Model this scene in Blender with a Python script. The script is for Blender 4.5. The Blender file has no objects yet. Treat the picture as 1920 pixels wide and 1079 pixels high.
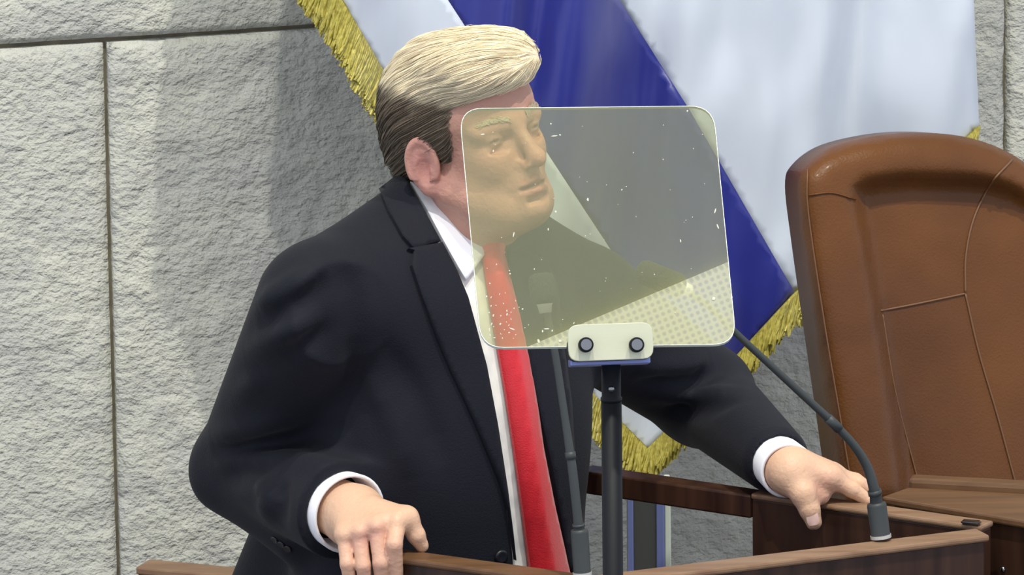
import bpy, bmesh, math, random
import numpy as np
from mathutils import Vector, Matrix
from mathutils.geometry import delaunay_2d_cdt
random.seed(7); rng = np.random.default_rng(7)
scene = bpy.context.scene
COL = scene.collection

# ------------------------------------------------------------------ camera
F = 12900.0                      # focal length in pixels of the 1920 frame
PITCH = math.radians(13.0); ROLL = 0.0125
DIST = 9.2
fwd = np.array([0, math.cos(PITCH), -math.sin(PITCH)])
rt0 = np.array([1.0, 0, 0]); up0 = np.array([0, math.sin(PITCH), math.cos(PITCH)])
rt = rt0 - ROLL*up0; rt /= np.linalg.norm(rt)
upv = up0 + ROLL*rt0; upv /= np.linalg.norm(upv)
CAM = np.array([0, -DIST*math.cos(PITCH), 0.0])
def ray(px, py):
    d = F*fwd + (px-960.0)*rt + (539.5-py)*upv
    return d/np.linalg.norm(d)
YV = -0.40; ZTOP = 1.12          # the lectern's front corner and its height
d_ = ray(1120, 1100); CAM[2] = ZTOP - d_[2]*(YV-CAM[1])/d_[1]
def P(px, py, y):                # point of the pixel's ray at depth y
    d = ray(px, py); return CAM + d*(y-CAM[1])/d[1]
def PZ(px, py, z):               # point of the pixel's ray on a level surface
    d = ray(px, py); return CAM + d*(z-CAM[2])/d[2]
def PL(px, py, n, c):            # on the plane n.x = c
    d = ray(px, py); return CAM + d*((c-n@CAM)/(n@d))
def pix(Q):
    v = Q-CAM; w = v@fwd
    return np.stack([960+F*(v@rt)/w, 539.5-F*(v@upv)/w], -1)
cam_d = bpy.data.cameras.new('camera'); cam = bpy.data.objects.new('camera', cam_d); COL.objects.link(cam)
cam_d.sensor_width = 36.0; cam_d.lens = F/1920*36; cam_d.clip_start = .05; cam_d.clip_end = 100
m = Matrix.Identity(4)
for i in range(3):
    m[i][0] = rt[i]; m[i][1] = upv[i]; m[i][2] = -fwd[i]; m[i][3] = CAM[i]
cam.matrix_world = m
scene.camera = cam

# ------------------------------------------------------------------ light and exposure
vs = scene.view_settings
vs.view_transform = 'Standard'; vs.look = 'None'; vs.gamma = 1.0; vs.exposure = 0.0; vs.use_curve_mapping = False
w = bpy.data.worlds.new('world'); scene.world = w; w.use_nodes = True
bg = w.node_tree.nodes['Background']; bg.inputs[0].default_value = (.84, .90, 1.06, 1); bg.inputs[1].default_value = 1.12
def spot(name, loc, target, watts, size, color, radius):
    l = bpy.data.lights.new(name, 'SPOT'); l.energy = watts; l.color = color
    l.spot_size = math.radians(size); l.spot_blend = .4; l.shadow_soft_size = radius
    o = bpy.data.objects.new(name, l); COL.objects.link(o); o.location = loc
    o.rotation_euler = (Vector(target)-Vector(loc)).to_track_quat('-Z', 'Y').to_euler()
    return o
TGT = np.array([0, .6, 1.5])
wn_, wt_ = np.array([.268, -.963, 0]), np.array([.963, .268, 0])
def from_wall(t, n, z, dist): return TGT+dist*(wt_*t+wn_*n+np.array([0, 0, z]))/math.sqrt(t*t+n*n+z*z)
spot('stage_spotlight', from_wall(.10, .34, .66, 5.4), TGT, 660, 50, (1, .97, .86), .03)
spot('stage_spotlight', from_wall(-.10, .34, .56, 5.4), TGT, 540, 50, (1, .97, .90), .06)
spot('stage_spotlight', from_wall(-.40, .30, .55, 5.5), TGT, 70, 50, (.72, .76, 1), .45)
up_l = bpy.data.lights.new('added_uplight', 'AREA'); up_l.shape = 'RECTANGLE'; up_l.size = 3.0; up_l.size_y = 1.0; up_l.energy = 150; up_l.color = (1, .98, .84)  # unseen lamp, added to brighten the ceiling that the pane mirrors
up_o = bpy.data.objects.new('added_uplight', up_l); COL.objects.link(up_o); up_o.location = (-2.6, -3.4, 3.6); up_o.rotation_euler = (math.pi, -.45, 0)

# ------------------------------------------------------------------ helpers
def tag(o, label, cat, group=None, kind=None):
    if label: o['label'] = label
    if cat: o['category'] = cat
    if group: o['group'] = group
    if kind: o['kind'] = kind
    return o
def empty(name, loc, label=None, cat=None, group=None):
    o = bpy.data.objects.new(name, None); COL.objects.link(o); o.location = Vector(loc)
    o.empty_display_size = .05
    return tag(o, label, cat, group)
def link(name, me, mat, parent=None):
    o = bpy.data.objects.new(name, me); COL.objects.link(o)
    if mat is not None and len(me.materials) == 0: me.materials.append(mat)
    if parent is not None:
        o.parent = parent
        pm = Matrix.Translation(Vector(parent.location)) if parent.parent is None else Matrix.Identity(4)
        if parent.parent is not None:
            q = parent; t = Vector((0, 0, 0))
            while q: t += Vector(q.location); q = q.parent
            pm = Matrix.Translation(t)
        o.location = -(pm.translation)
    return o
def mesh(name, V, Fc, mat, parent=None, smooth=True):
    me = bpy.data.meshes.new(name)
    me.from_pydata([tuple(map(float, v)) for v in V], [], [tuple(map(int, f)) for f in Fc]); me.update()
    if smooth: me.polygons.foreach_set('use_smooth', [True]*len(me.polygons))
    return link(name, me, mat, parent)
def from_bm(name, bm, mat, parent=None, smooth=False):
    me = bpy.data.meshes.new(name); bmesh.ops.recalc_face_normals(bm, faces=bm.faces[:]); bm.to_mesh(me); bm.free()
    if smooth: me.polygons.foreach_set('use_smooth', [True]*len(me.polygons))
    return link(name, me, mat, parent)
def nrm(v): v = np.asarray(v, float); return v/np.linalg.norm(v)

def prism(poly, z0, z1, bev=0.003):
    """vertical prism over a plan polygon, bevelled"""
    bm = bmesh.new()
    vs_ = [bm.verts.new((p[0], p[1], z0)) for p in poly]
    f = bm.faces.new(vs_)
    r = bmesh.ops.extrude_face_region(bm, geom=[f])
    bmesh.ops.translate(bm, verts=[g for g in r['geom'] if isinstance(g, bmesh.types.BMVert)], vec=(0, 0, z1-z0))
    bmesh.ops.recalc_face_normals(bm, faces=bm.faces[:])
    if bev: bmesh.ops.bevel(bm, geom=bm.edges[:], offset=bev, segments=2, affect='EDGES', profile=.5)
    return bm
def beam_plan(a, b, width, side=1, ext=0.0):
    a = np.array(a[:2], float); b = np.array(b[:2], float); d = (b-a)/np.linalg.norm(b-a)
    a = a-d*ext; b = b+d*ext
    n = np.array([-d[1], d[0]])*side
    return [a, b, b+n*width, a+n*width]

def sweep(path, rad, seg=10, caps=True):
    path = np.array(path, float); n = len(path); rad = np.broadcast_to(rad, (n,))
    T = np.gradient(path, axis=0); T /= np.linalg.norm(T, axis=1)[:, None]+1e-12
    ref = np.array([0, 0, 1.0]) if abs(T[0][2]) < .9 else np.array([1.0, 0, 0])
    N = np.cross(T[0], ref); N /= np.linalg.norm(N)
    V = []; Fc = []
    for i in range(n):
        N = N-T[i]*(N@T[i]); N /= np.linalg.norm(N)+1e-12
        B = np.cross(T[i], N)
        for k in range(seg):
            a = 2*math.pi*k/seg
            V.append(path[i]+rad[i]*(math.cos(a)*N+math.sin(a)*B))
    for i in range(n-1):
        for k in range(seg):
            k2 = (k+1) % seg
            Fc.append((i*seg+k, i*seg+k2, (i+1)*seg+k2, (i+1)*seg+k))
    if caps:
        Fc.append(tuple(range(seg-1, -1, -1))); Fc.append(tuple((n-1)*seg+k for k in range(seg)))
    return V, Fc
def spline(pts, n):
    pts = np.array(pts, float)
    if len(pts) == 2: return pts[0]+(pts[1]-pts[0])*np.linspace(0, 1, n)[:, None]
    e = np.vstack([2*pts[0]-pts[1], pts, 2*pts[-1]-pts[-2]])
    seg = len(pts)-1; out = []
    for t in np.linspace(0, seg, n):
        i = min(int(t), seg-1); u = t-i
        p0, p1, p2, p3 = e[i], e[i+1], e[i+2], e[i+3]
        out.append(.5*((2*p1)+(-p0+p2)*u+(2*p0-5*p1+4*p2-p3)*u*u+(-p0+3*p1-3*p2+p3)*u**3))
    return np.array(out)
def lathe(profile, origin, axis, seg=32):
    axis = nrm(axis); ref = np.array([0, 0, 1.0]) if abs(axis[2]) < .9 else np.array([1.0, 0, 0])
    N = nrm(np.cross(axis, ref)); B = np.cross(axis, N); V = []; Fc = []; origin = np.array(origin, float)
    for (r, h) in profile:
        for k in range(seg):
            a = 2*math.pi*k/seg
            V.append(origin+axis*h+r*(math.cos(a)*N+math.sin(a)*B))
    for i in range(len(profile)-1):
        for k in range(seg):
            k2 = (k+1) % seg
            Fc.append((i*seg+k, i*seg+k2, (i+1)*seg+k2, (i+1)*seg+k))
    Fc.append(tuple(range(seg-1, -1, -1))); Fc.append(tuple((len(profile)-1)*seg+k for k in range(seg)))
    return V, Fc

def bsweep(paths, rad, seg):
    """many open tubes at once: paths (N, K, 3), rad (N, K)"""
    N_, K_ = paths.shape[:2]; T = np.gradient(paths, axis=1); T /= np.linalg.norm(T, axis=2)[..., None]+1e-12
    ref = np.where(np.abs(T[:, :1, 2:]) < .9, np.array([0, 0, 1.0]), np.array([1.0, 0, 0])); A = np.cross(T, np.broadcast_to(ref, T.shape)); A /= np.linalg.norm(A, axis=2)[..., None]+1e-12; B = np.cross(T, A)
    an = 2*np.pi*np.arange(seg)/seg
    V = paths[:, :, None]+rad[:, :, None, None]*(np.cos(an)[:, None]*A[:, :, None]+np.sin(an)[:, None]*B[:, :, None])
    idx = np.arange(N_*K_*seg).reshape(N_, K_, seg); r = np.roll(idx, -1, 2)
    Fc = np.stack([idx[:, :-1], r[:, :-1], r[:, 1:], idx[:, 1:]], -1).reshape(-1, 4)
    return V.reshape(-1, 3), Fc

# value noise
_tab = rng.random((64, 64, 64)).astype(np.float32)
def vnoise(Q):
    Q = np.asarray(Q, float); i = np.floor(Q).astype(int); f = Q-i; f = f*f*(3-2*f); r = 0
    for dx in (0, 1):
        for dy in (0, 1):
            for dz in (0, 1):
                wgt = (f[..., 0] if dx else 1-f[..., 0])*(f[..., 1] if dy else 1-f[..., 1])*(f[..., 2] if dz else 1-f[..., 2])
                r = r+wgt*_tab[(i[..., 0]+dx) % 64, (i[..., 1]+dy) % 64, (i[..., 2]+dz) % 64]
    return r*2-1

# ---- signed distance toolkit
def smin(a, b, k):
    h = np.clip(.5+.5*(b-a)/k, 0, 1); return b+(a-b)*h-k*h*(1-h)
def smax(a, b, k): return -smin(-a, -b, k)
def cone(Q, a, b, ra, rb):
    a = np.asarray(a, float); b = np.asarray(b, float); ab = b-a
    t = np.clip(((Q-a)@ab)/(ab@ab), 0, 1)
    return np.linalg.norm(Q-a-t[:, None]*ab, axis=1)-(ra+(rb-ra)*t)
def ell(Q, c, r, R=None):
    q = Q-np.asarray(c, float)
    if R is not None: q = q@R
    r = np.asarray(r, float)
    k0 = np.linalg.norm(q/r, axis=1); k1 = np.linalg.norm(q/(r*r), axis=1)+1e-9
    return k0*(k0-1)/k1
def poly2d(q, pts):
    """signed distance to a closed 2d polygon"""
    pts = np.asarray(pts, float); n = len(pts)
    d = np.full(len(q), 1e9); inside = np.zeros(len(q), bool)
    for i in range(n):
        a = pts[i]; b = pts[(i+1) % n]; e = b-a; v = q-a
        t = np.clip((v@e)/(e@e+1e-12), 0, 1); s = v-t[:, None]*e
        d = np.minimum(d, (s*s).sum(1))
        c = ((a[1] > q[:, 1]) != (b[1] > q[:, 1]))
        with np.errstate(divide='ignore', invalid='ignore'):
            xi = a[0]+(q[:, 1]-a[1])*e[0]/(e[1] if e[1] != 0 else 1e-12)
        inside ^= c & (q[:, 0] < xi)
    return np.where(inside, -1, 1)*np.sqrt(d)
def surf(sdf, lo, hi, h):
    """naive surface nets, cells refined only near the surface; returns vertices and outward quads"""
    lo = np.asarray(lo, float); hi = np.asarray(hi, float); s = 32
    nb = np.ceil((hi-lo)/(h*s)).astype(int)
    c = np.stack(np.meshgrid(*[np.arange(n) for n in nb], indexing='ij'), -1).reshape(-1, 3)*s
    oct_ = np.array([[i, j, k] for i in (0, 1) for j in (0, 1) for k in (0, 1)])
    def ev(X):
        return np.concatenate([sdf(X[i:i+300000]) for i in range(0, len(X), 300000)])
    while True:
        d = ev(lo+(c+s*.5)*h); c = c[np.abs(d) < .867*s*h*1.5+.005+(.012 if s > 4 else 0)]
        if s == 1: break
        s //= 2; c = (c[:, None]+oct_[None]*s).reshape(-1, 3)
    ng = nb*32+4
    def gid(q): return (q[..., 0]+1)*(ng[1]*ng[2])+(q[..., 1]+1)*ng[2]+(q[..., 2]+1)
    cor = c[:, None]+oct_[None]; ids = gid(cor)
    u, first, inv = np.unique(ids.ravel(), return_index=True, return_inverse=True)
    val = ev(lo+cor.reshape(-1, 3)[first]*h)[inv].reshape(-1, 8)
    sg = val < 0; n = sg.sum(1); mk = (n > 0) & (n < 8); c = c[mk]; val = val[mk]; sg = sg[mk]
    cid = gid(c); o = np.argsort(cid); c, val, sg, cid = c[o], val[o], sg[o], cid[o]
    acc = np.zeros((len(c), 3)); cnt = np.zeros(len(c))
    for e0 in range(8):
        for st in (4, 2, 1):
            if e0 & st: continue
            e1 = e0 | st; m_ = sg[:, e0] != sg[:, e1]
            t = np.where(m_, val[:, e0]/np.where(m_, val[:, e0]-val[:, e1], 1), 0)
            acc += (oct_[e0]+t[:, None]*(oct_[e1]-oct_[e0]))*m_[:, None]; cnt += m_
    V = lo+(c+acc/cnt[:, None])*h; quads = []
    for ax, st in ((0, 4), (1, 2), (2, 1)):
        m_ = sg[:, 0] != sg[:, st]; e = c[m_]; fl_ = sg[m_, 0]
        uu = np.zeros(3, int); uu[(ax+1) % 3] = 1; ww = np.zeros(3, int); ww[(ax+2) % 3] = 1
        q = np.stack([gid(e-uu-ww), gid(e-ww), gid(e), gid(e-uu)], 1)
        ix = np.searchsorted(cid, q); ix = np.minimum(ix, len(cid)-1); ok = (cid[ix] == q).all(1)
        ix[~fl_] = ix[~fl_][:, ::-1]; quads.append(ix[ok])
    return V, np.concatenate(quads)
def surf_mesh(name, sdf, lo, hi, h, mat, parent=None):
    V, Q = surf(sdf, lo, hi, h)
    me = bpy.data.meshes.new(name)
    me.vertices.add(len(V)); me.vertices.foreach_set('co', V.astype(np.float32).ravel())
    me.loops.add(len(Q)*4); me.loops.foreach_set('vertex_index', Q.astype(np.int32).ravel())
    me.polygons.add(len(Q)); me.polygons.foreach_set('loop_start', np.arange(0, len(Q)*4, 4, dtype=np.int32))
    me.polygons.foreach_set('use_smooth', np.ones(len(Q), bool))
    me.update(calc_edges=True); me.validate()
    return link(name, me, mat, parent), V
def vcolor(o, C):
    a = o.data.color_attributes.new('tint', 'FLOAT_COLOR', 'POINT')
    a.data.foreach_set('color', np.c_[C, np.ones(len(C))].astype(np.float32).ravel())
def grad(sdf, Q, e=.002):
    G = np.stack([sdf(Q+np.eye(3)[i]*e)-sdf(Q-np.eye(3)[i]*e) for i in range(3)], 1)
    return G/(np.linalg.norm(G, axis=1)[:, None]+1e-9)
def cast(px, sdf, start=8.2, end=10.0):
    """first hit of the pixels' rays on a surface (closest pass where a ray just misses)"""
    px = np.asarray(px, float); D = np.array([ray(a, b) for a, b in px]); t = np.full(len(px), start)
    bd = np.full(len(px), 9.0); bt = t.copy()
    for _ in range(90):
        d = sdf(CAM+D*t[:, None]); b = np.abs(d) < bd; bd[b] = np.abs(d[b]); bt[b] = t[b]
        t = np.minimum(t+np.clip(d, -.05, .2)*.75, end)
    ms = np.abs(sdf(CAM+D*t[:, None])) > .0025; X = CAM+D*np.where(ms, bt, t)[:, None]
    if ms.any():
        for _ in range(10): X[ms] = X[ms]-grad(sdf, X[ms], .003)*sdf(X[ms])[:, None]*.8
    return X
def dens(poly, step, closed=True):
    out = []; n = len(poly)
    for i in range(n if closed else n-1):
        a = np.array(poly[i], float); b = np.array(poly[(i+1) % n], float); k = max(1, int(np.linalg.norm(b-a)/step))
        for j in range(k): out.append(a+(b-a)*j/k)
    if not closed: out.append(np.array(poly[-1], float))
    return np.array(out)
def tri_poly(poly, step):
    bd = dens(poly, step); n = len(bd)
    lo = bd.min(0); hi = bd.max(0)
    gx, gy = np.meshgrid(np.arange(lo[0], hi[0], step), np.arange(lo[1], hi[1], step))
    gp = np.c_[gx.ravel(), gy.ravel()]+rng.normal(0, step*.05, (gx.size, 2))
    gp = gp[poly2d(gp, bd) < -step*.55] if len(gp) else gp
    allp = [Vector(p) for p in bd]+[Vector(p) for p in gp]
    r = delaunay_2d_cdt(allp, [(i, (i+1) % n) for i in range(n)], [], 1, 1e-5)
    V2 = np.array([[v.x, v.y] for v in r[0]]); T = [tuple(f) for f in r[2]]
    c = V2[np.array(T)].mean(1); keep = poly2d(c, bd) < 0
    T = [t for t, k in zip(T, keep) if k]
    return V2, T
def slab(V, T, Nn, thick):
    """close a triangulated sheet with a back at -thick along the normals"""
    V = np.asarray(V); n = len(V); T = [tuple(t) for t in T]
    edges = {}
    for t in T:
        for i in range(3):
            e = (t[i], t[(i+1) % 3]); edges[e] = edges.get(e, 0)+1
    F2 = list(T)+[tuple(n+i for i in t[::-1]) for t in T]
    for (a, b) in edges:
        if (b, a) not in edges: F2.append((b, a, n+a, n+b))
    return np.vstack([V, V-Nn*thick]), F2
def crisp(o):
    o.data.polygons.foreach_set('use_smooth', [len(p.vertices) == 3 for p in o.data.polygons]); return o
def orient(V, T, Nn):
    t = np.array(T); fn = np.cross(V[t[:, 1]]-V[t[:, 0]], V[t[:, 2]]-V[t[:, 0]])
    if (fn*Nn[t[:, 0]]).sum() < 0: T = [tuple(x[::-1]) for x in T]
    return T
def patch(name, poly, sdf, off, thick, mat, parent, step=9, bulge=None):
    """a piece of cloth lying on a surface: outline in pixels, cast on the surface"""
    V2, T = tri_poly(poly, step)
    X = cast(V2, sdf); Nn = grad(sdf, X, .006)
    o = off if bulge is None else off+bulge(V2)
    X = X+Nn*(o[:, None] if np.ndim(o) else o)
    T = orient(X, T, Nn); V, Fc = slab(X, T, Nn, thick)
    return crisp(mesh(name, V, Fc, mat, parent))

# ------------------------------------------------------------------ materials
def mat(name, col, rough=.6, metal=0, spec=.5, coat=0, sheen=0, sss=0, bump=None, var=None, attr=False, aniso=None):
    m = bpy.data.materials.new(name); m.use_nodes = True; nt = m.node_tree; b = nt.nodes['Principled BSDF']
    b.inputs['Base Color'].default_value = (*col, 1); b.inputs['Roughness'].default_value = rough
    b.inputs['Metallic'].default_value = metal; b.inputs['Specular IOR Level'].default_value = spec
    b.inputs['Coat Weight'].default_value = coat; b.inputs['Coat Roughness'].default_value = .15
    b.inputs['Sheen Weight'].default_value = sheen
    if sss:
        b.inputs['Subsurface Weight'].default_value = sss; b.inputs['Subsurface Radius'].default_value = (.012, .005, .003); b.inputs['Subsurface Scale'].default_value = 1
    tc = nt.nodes.new('ShaderNodeTexCoord'); colsock = None
    if attr:
        a = nt.nodes.new('ShaderNodeAttribute'); a.attribute_name = 'tint'; colsock = a.outputs['Color']
    if var:                       # (scale xyz, second colour, detail)
        sc, c2, det = var
        mp = nt.nodes.new('ShaderNodeMapping'); mp.inputs['Scale'].default_value = sc; nt.links.new(tc.outputs['Object'], mp.inputs['Vector'])
        nz = nt.nodes.new('ShaderNodeTexNoise'); nz.inputs['Scale'].default_value = 1; nz.inputs['Detail'].default_value = det
        nt.links.new(mp.outputs[0], nz.inputs['Vector'])
        rp = nt.nodes.new('ShaderNodeValToRGB'); rp.color_ramp.elements[0].position = .35; rp.color_ramp.elements[1].position = .68
        nt.links.new(nz.outputs['Fac'], rp.inputs[0])
        mx = nt.nodes.new('ShaderNodeMix'); mx.data_type = 'RGBA'
        nt.links.new(rp.outputs[0], mx.inputs[0])
        if colsock:
            mu = nt.nodes.new('ShaderNodeMix'); mu.data_type = 'RGBA'; mu.blend_type = 'MULTIPLY'; mu.inputs[0].default_value = 1
            nt.links.new(colsock, mu.inputs[6]); mu.inputs[7].default_value = (*c2, 1)
            nt.links.new(colsock, mx.inputs[6]); nt.links.new(mu.outputs[2], mx.inputs[7])
        else:
            mx.inputs[6].default_value = (*col, 1); mx.inputs[7].default_value = (*c2, 1)
        colsock = mx.outputs[2]
    if colsock: nt.links.new(colsock, b.inputs['Base Color'])
    if bump:                      # (scale xyz, distance, detail)
        prev = None
        for (sc, dist, det) in (bump if isinstance(bump, list) else [bump]):
            mp = nt.nodes.new('ShaderNodeMapping'); mp.inputs['Scale'].default_value = sc; nt.links.new(tc.outputs['Object'], mp.inputs['Vector'])
            nz = nt.nodes.new('ShaderNodeTexNoise'); nz.inputs['Scale'].default_value = 1; nz.inputs['Detail'].default_value = det
            nt.links.new(mp.outputs[0], nz.inputs['Vector'])
            bp = nt.nodes.new('ShaderNodeBump'); bp.inputs['Distance'].default_value = dist; bp.inputs['Strength'].default_value = 1
            nt.links.new(nz.outputs['Fac'], bp.inputs['Height'])
            if prev: nt.links.new(prev, bp.inputs['Normal'])
            prev = bp.outputs[0]
        nt.links.new(prev, b.inputs['Normal'])
    return m
M = {}
M['stone'] = mat('rough_stone', (.60, .60, .52), .95, spec=.15, var=((9, 9, 9), (.50, .50, .46), 6), bump=[((66, 66, 86), .0085, 3), ((240, 240, 300), .0015, 2)])
M['mortar'] = mat('mortar', (.27, .24, .17), .95, spec=.1, var=((30, 30, 30), (.18, .16, .11), 3))
M['suit'] = mat('navy_wool', (.0055, .0065, .0125), .80, spec=.27, sheen=.03, bump=((420, 420, 420), .0006, 2))
M['suit_dark'] = mat('navy_button', (.012, .013, .018), .35, spec=.5)
M['shirt'] = mat('white_cotton', (.84, .83, .78), .75, spec=.25, bump=((26, 26, 14), .010, 2))
M['cuff'] = mat('white_cuff', (.86, .86, .90), .7, spec=.25)
M['tie'] = mat('red_silk', (.62, .012, .022), .42, spec=.5, sheen=.2, bump=((500, 500, 500), .0004, 1))
M['skin'] = mat('skin', (.7, .45, .35), .48, spec=.38, sss=.12, attr=True, bump=[((160, 160, 160), .0012, 4)])
M['hair'] = mat('hair', (.7, .6, .4), .42, spec=.35, attr=True)
M['strand'] = mat('hair_strand', (.7, .6, .4), .38, spec=.4, attr=True)
M['eye_white'] = mat('eye_white', (.75, .70, .68), .25)
M['iris'] = mat('iris', (.10, .14, .18), .2)
M['brow'] = mat('eyebrow_hair', (.46, .37, .26), .6)
M['nail'] = mat('fingernail', (.78, .52, .46), .3, spec=.5)
M['trouser'] = mat('trouser_wool', (.010, .011, .018), .8)
M['shoe'] = mat('black_leather', (.01, .01, .01), .3)
WD = dict(var=((38, 38, 2.2), (.022, .008, .005), 5))
M['wood_dark'] = mat('dark_walnut', (.060, .026, .014), .42, spec=.4, **WD)
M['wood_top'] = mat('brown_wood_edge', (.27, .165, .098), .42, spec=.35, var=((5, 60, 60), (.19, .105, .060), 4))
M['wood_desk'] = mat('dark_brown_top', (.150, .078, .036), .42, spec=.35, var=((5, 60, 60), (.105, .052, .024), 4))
M['leather'] = mat('tan_leather', (.145, .054, .014), .42, spec=.2, coat=.06, var=((4, 4, 4), (.095, .036, .012), 3), bump=[((300, 300, 300), .0007, 3), ((14, 14, 10), .005, 1)])
M['leather_dark'] = mat('stitching', (.16, .075, .032), .55)
M['metal_dark'] = mat('black_metal', (.005, .006, .009), .5, spec=.2)
M['chrome'] = mat('dark_chrome', (.25, .25, .25), .2, metal=1)
M['plate'] = mat('brushed_plate', (.56, .57, .42), .45, metal=.2, bump=((4, 500, 500), .00008, 2))
M['mic'] = mat('grey_green_plastic', (.036, .042, .043), .5, spec=.4)
M['mic_dark'] = mat('microphone_foam', (.03, .033, .03), .9, bump=((300, 300, 300), .003, 2))
M['mic_label'] = mat('microphone_foot', (.45, .45, .43), .4)
M['flag_white'] = mat('white_flag_cloth', (.58, .63, .71), .55, spec=.4, sheen=.2, bump=((9, 9, 3), .012, 2))
M['flag_blue'] = mat('blue_flag_cloth', (.018, .024, .22), .38, spec=.5, sheen=.15, bump=((9, 9, 3), .012, 2))
M['gold'] = mat('gold_thread', (.58, .50, .10), .38, spec=.7, var=((160, 160, 160), (.36, .30, .045), 2))
M['post'] = mat('grey_post', (.10, .105, .10), .3, metal=.3)
M['post_edge'] = mat('blue_grey_edge', (.20, .24, .50), .3, metal=.3)
M['floor'] = mat('grey_carpet', (.16, .15, .14), .95)
M['ceiling'] = mat('ceiling_plaster', (.62, .62, .50), .9)
M['brass'] = mat('brass', (.55, .42, .18), .3, metal=1)

# ------------------------------------------------------------------ room shell
WS = .278                                  # the wall runs away to the right
wx0 = P(0, 540, 1.25); WN = nrm([WS, -1, 0]); WC = WN@wx0
WT = nrm([1, WS, 0])                       # along the wall
def on_wall(px, py): return PL(px, py, WN, WC)
def wu(Q): return (Q-wx0)@WT
zj = on_wall(300, 67)[2]; ja = wu(on_wall(199, 90)); jb = wu(on_wall(1888, 30))
wall_o = None
def wall_pt(u, z, d=0.0): return wx0*np.array([1, 1, 0])+WT*u+np.array([0, 0, z])+WN*d
V = [wall_pt(u, z, d) for d in (-.020, -.20) for (u, z) in ((-2.4, 0), (4.2, 0), (4.2, 4.2), (-2.4, 4.2))]
wall_o = mesh('wall_back', V, [(0, 1, 2, 3), (7, 6, 5, 4), (0, 4, 5, 1), (1, 5, 6, 2), (2, 6, 7, 3), (3, 7, 4, 0)], M['mortar'], smooth=False)
wall_o['kind'] = 'structure'; wall_o['label'] = 'rough grey stone block wall with recessed joints'
H = 1.05; BW = jb-ja; gap = .0035
def stone(u0, u1, z0, z1, proud, fine):
    st = .011 if fine else .06
    nu = max(2, int((u1-u0)/st)); nz = max(2, int((z1-z0)/st))
    uu, zz = np.meshgrid(np.linspace(u0, u1, nu+1), np.linspace(z0, z1, nz+1), indexing='ij')
    q = np.stack([uu, zz, np.full_like(uu, u0*3.1+z0)], -1)
    ed = np.minimum(np.minimum(uu-u0, u1-uu), np.minimum(zz-z0, z1-zz))
    dd = proud+.0035*vnoise(q*np.array([24, 30, 1]))+.003*vnoise(q*np.array([55, 70, 1]))+.004*vnoise(q*6)-.006*np.exp(-ed/.006)
    X = wx0*np.array([1, 1, 0])+uu[..., None]*WT+zz[..., None]*np.array([0, 0, 1.0])+dd[..., None]*WN
    n1 = (nu+1)*(nz+1); V = X.reshape(-1, 3); idx = np.arange(n1).reshape(nu+1, nz+1)
    Fc = np.stack([idx[:-1, :-1], idx[1:, :-1], idx[1:, 1:], idx[:-1, 1:]], -1).reshape(-1, 4).tolist()
    ring = list(idx[:, 0])+list(idx[-1, 1:])+list(idx[-2::-1, -1])+list(idx[0, -2:0:-1])
    back = V[ring]-WN*(((V[ring]-wx0)@WN)[:, None])-WN*.021
    V = np.vstack([V, back]); r = len(ring)
    for i in range(r): Fc.append((ring[(i+1) % r], ring[i], n1+i, n1+(i+1) % r))
    mesh('stone_block', V, Fc, M['stone'], wall_o)
rows = [(zj-H, zj, ja), (zj, zj+H, ja-.62*BW), (zj-2*H, zj-H, ja-.45*BW), (zj+H, 4.2, ja)]
for ri, (z0, z1, off) in enumerate(rows):
    z0 = max(z0, 0)
    for k in range(-2, 3):
        a, b = off+k*BW, off+(k+1)*BW
        if b < -2.0 or a > 3.6: continue
        fine = ri < 2 and b > -.2 and a < 1.9
        gz = .0065 if ri in (0, 1) else gap
        stone(max(a, -2.4)+gap, min(b, 4.2)-gap, z0+.002, z1-gz, .004 if ri == 1 else 0.0, fine)
fl = prism([(-3.5, -4.5), (4.5, -4.5), (4.5, 3.2), (-3.5, 3.2)], -.05, 0, 0)
o = from_bm('floor', fl, M['floor']); o['kind'] = 'structure'; o['label'] = 'grey carpet floor of the speaking platform'
ZC = 6.4
ce = prism([(-5, -7), (6, -7), (6, 3.2), (-5, 3.2)], ZC, ZC+.1, 0)
o = from_bm('ceiling', ce, M['ceiling']); o['kind'] = 'structure'; o['label'] = 'pale plaster ceiling above the hall'

# ------------------------------------------------------------------ teleprompter
YG = -.95
psi = math.radians(6.0); TL = math.radians(45)
nh = np.array([math.sin(psi), -math.cos(psi), 0])
GN = nh*math.cos(TL)+np.array([0, 0, 1])*math.sin(TL)
gb = P(1143, 650, YG); GC = GN@gb
def on_glass(px, py, d=0.0): return PL(px, py, GN, GC+d)
def round_poly(c, r, n=8):
    c = [np.array(p, float) for p in c]; out = []
    for i in range(len(c)):
        p = c[i]; a = c[i-1]; b = c[(i+1) % len(c)]
        s = p+nrm(a-p)*r; e = p+nrm(b-p)*r
        for t in np.linspace(0, 1, n): out.append((1-t)**2*s+2*t*(1-t)*p+t*t*e)
    return out
gpx = round_poly([(861, 204), (1337, 199), (1381, 646), (902, 653)], 44)
tele = empty('teleprompter', (float(P(1145, 1079, YG)[0]), YG, 0.0), 'clear teleprompter glass on a black pole in front of the lectern', 'teleprompter')
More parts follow.
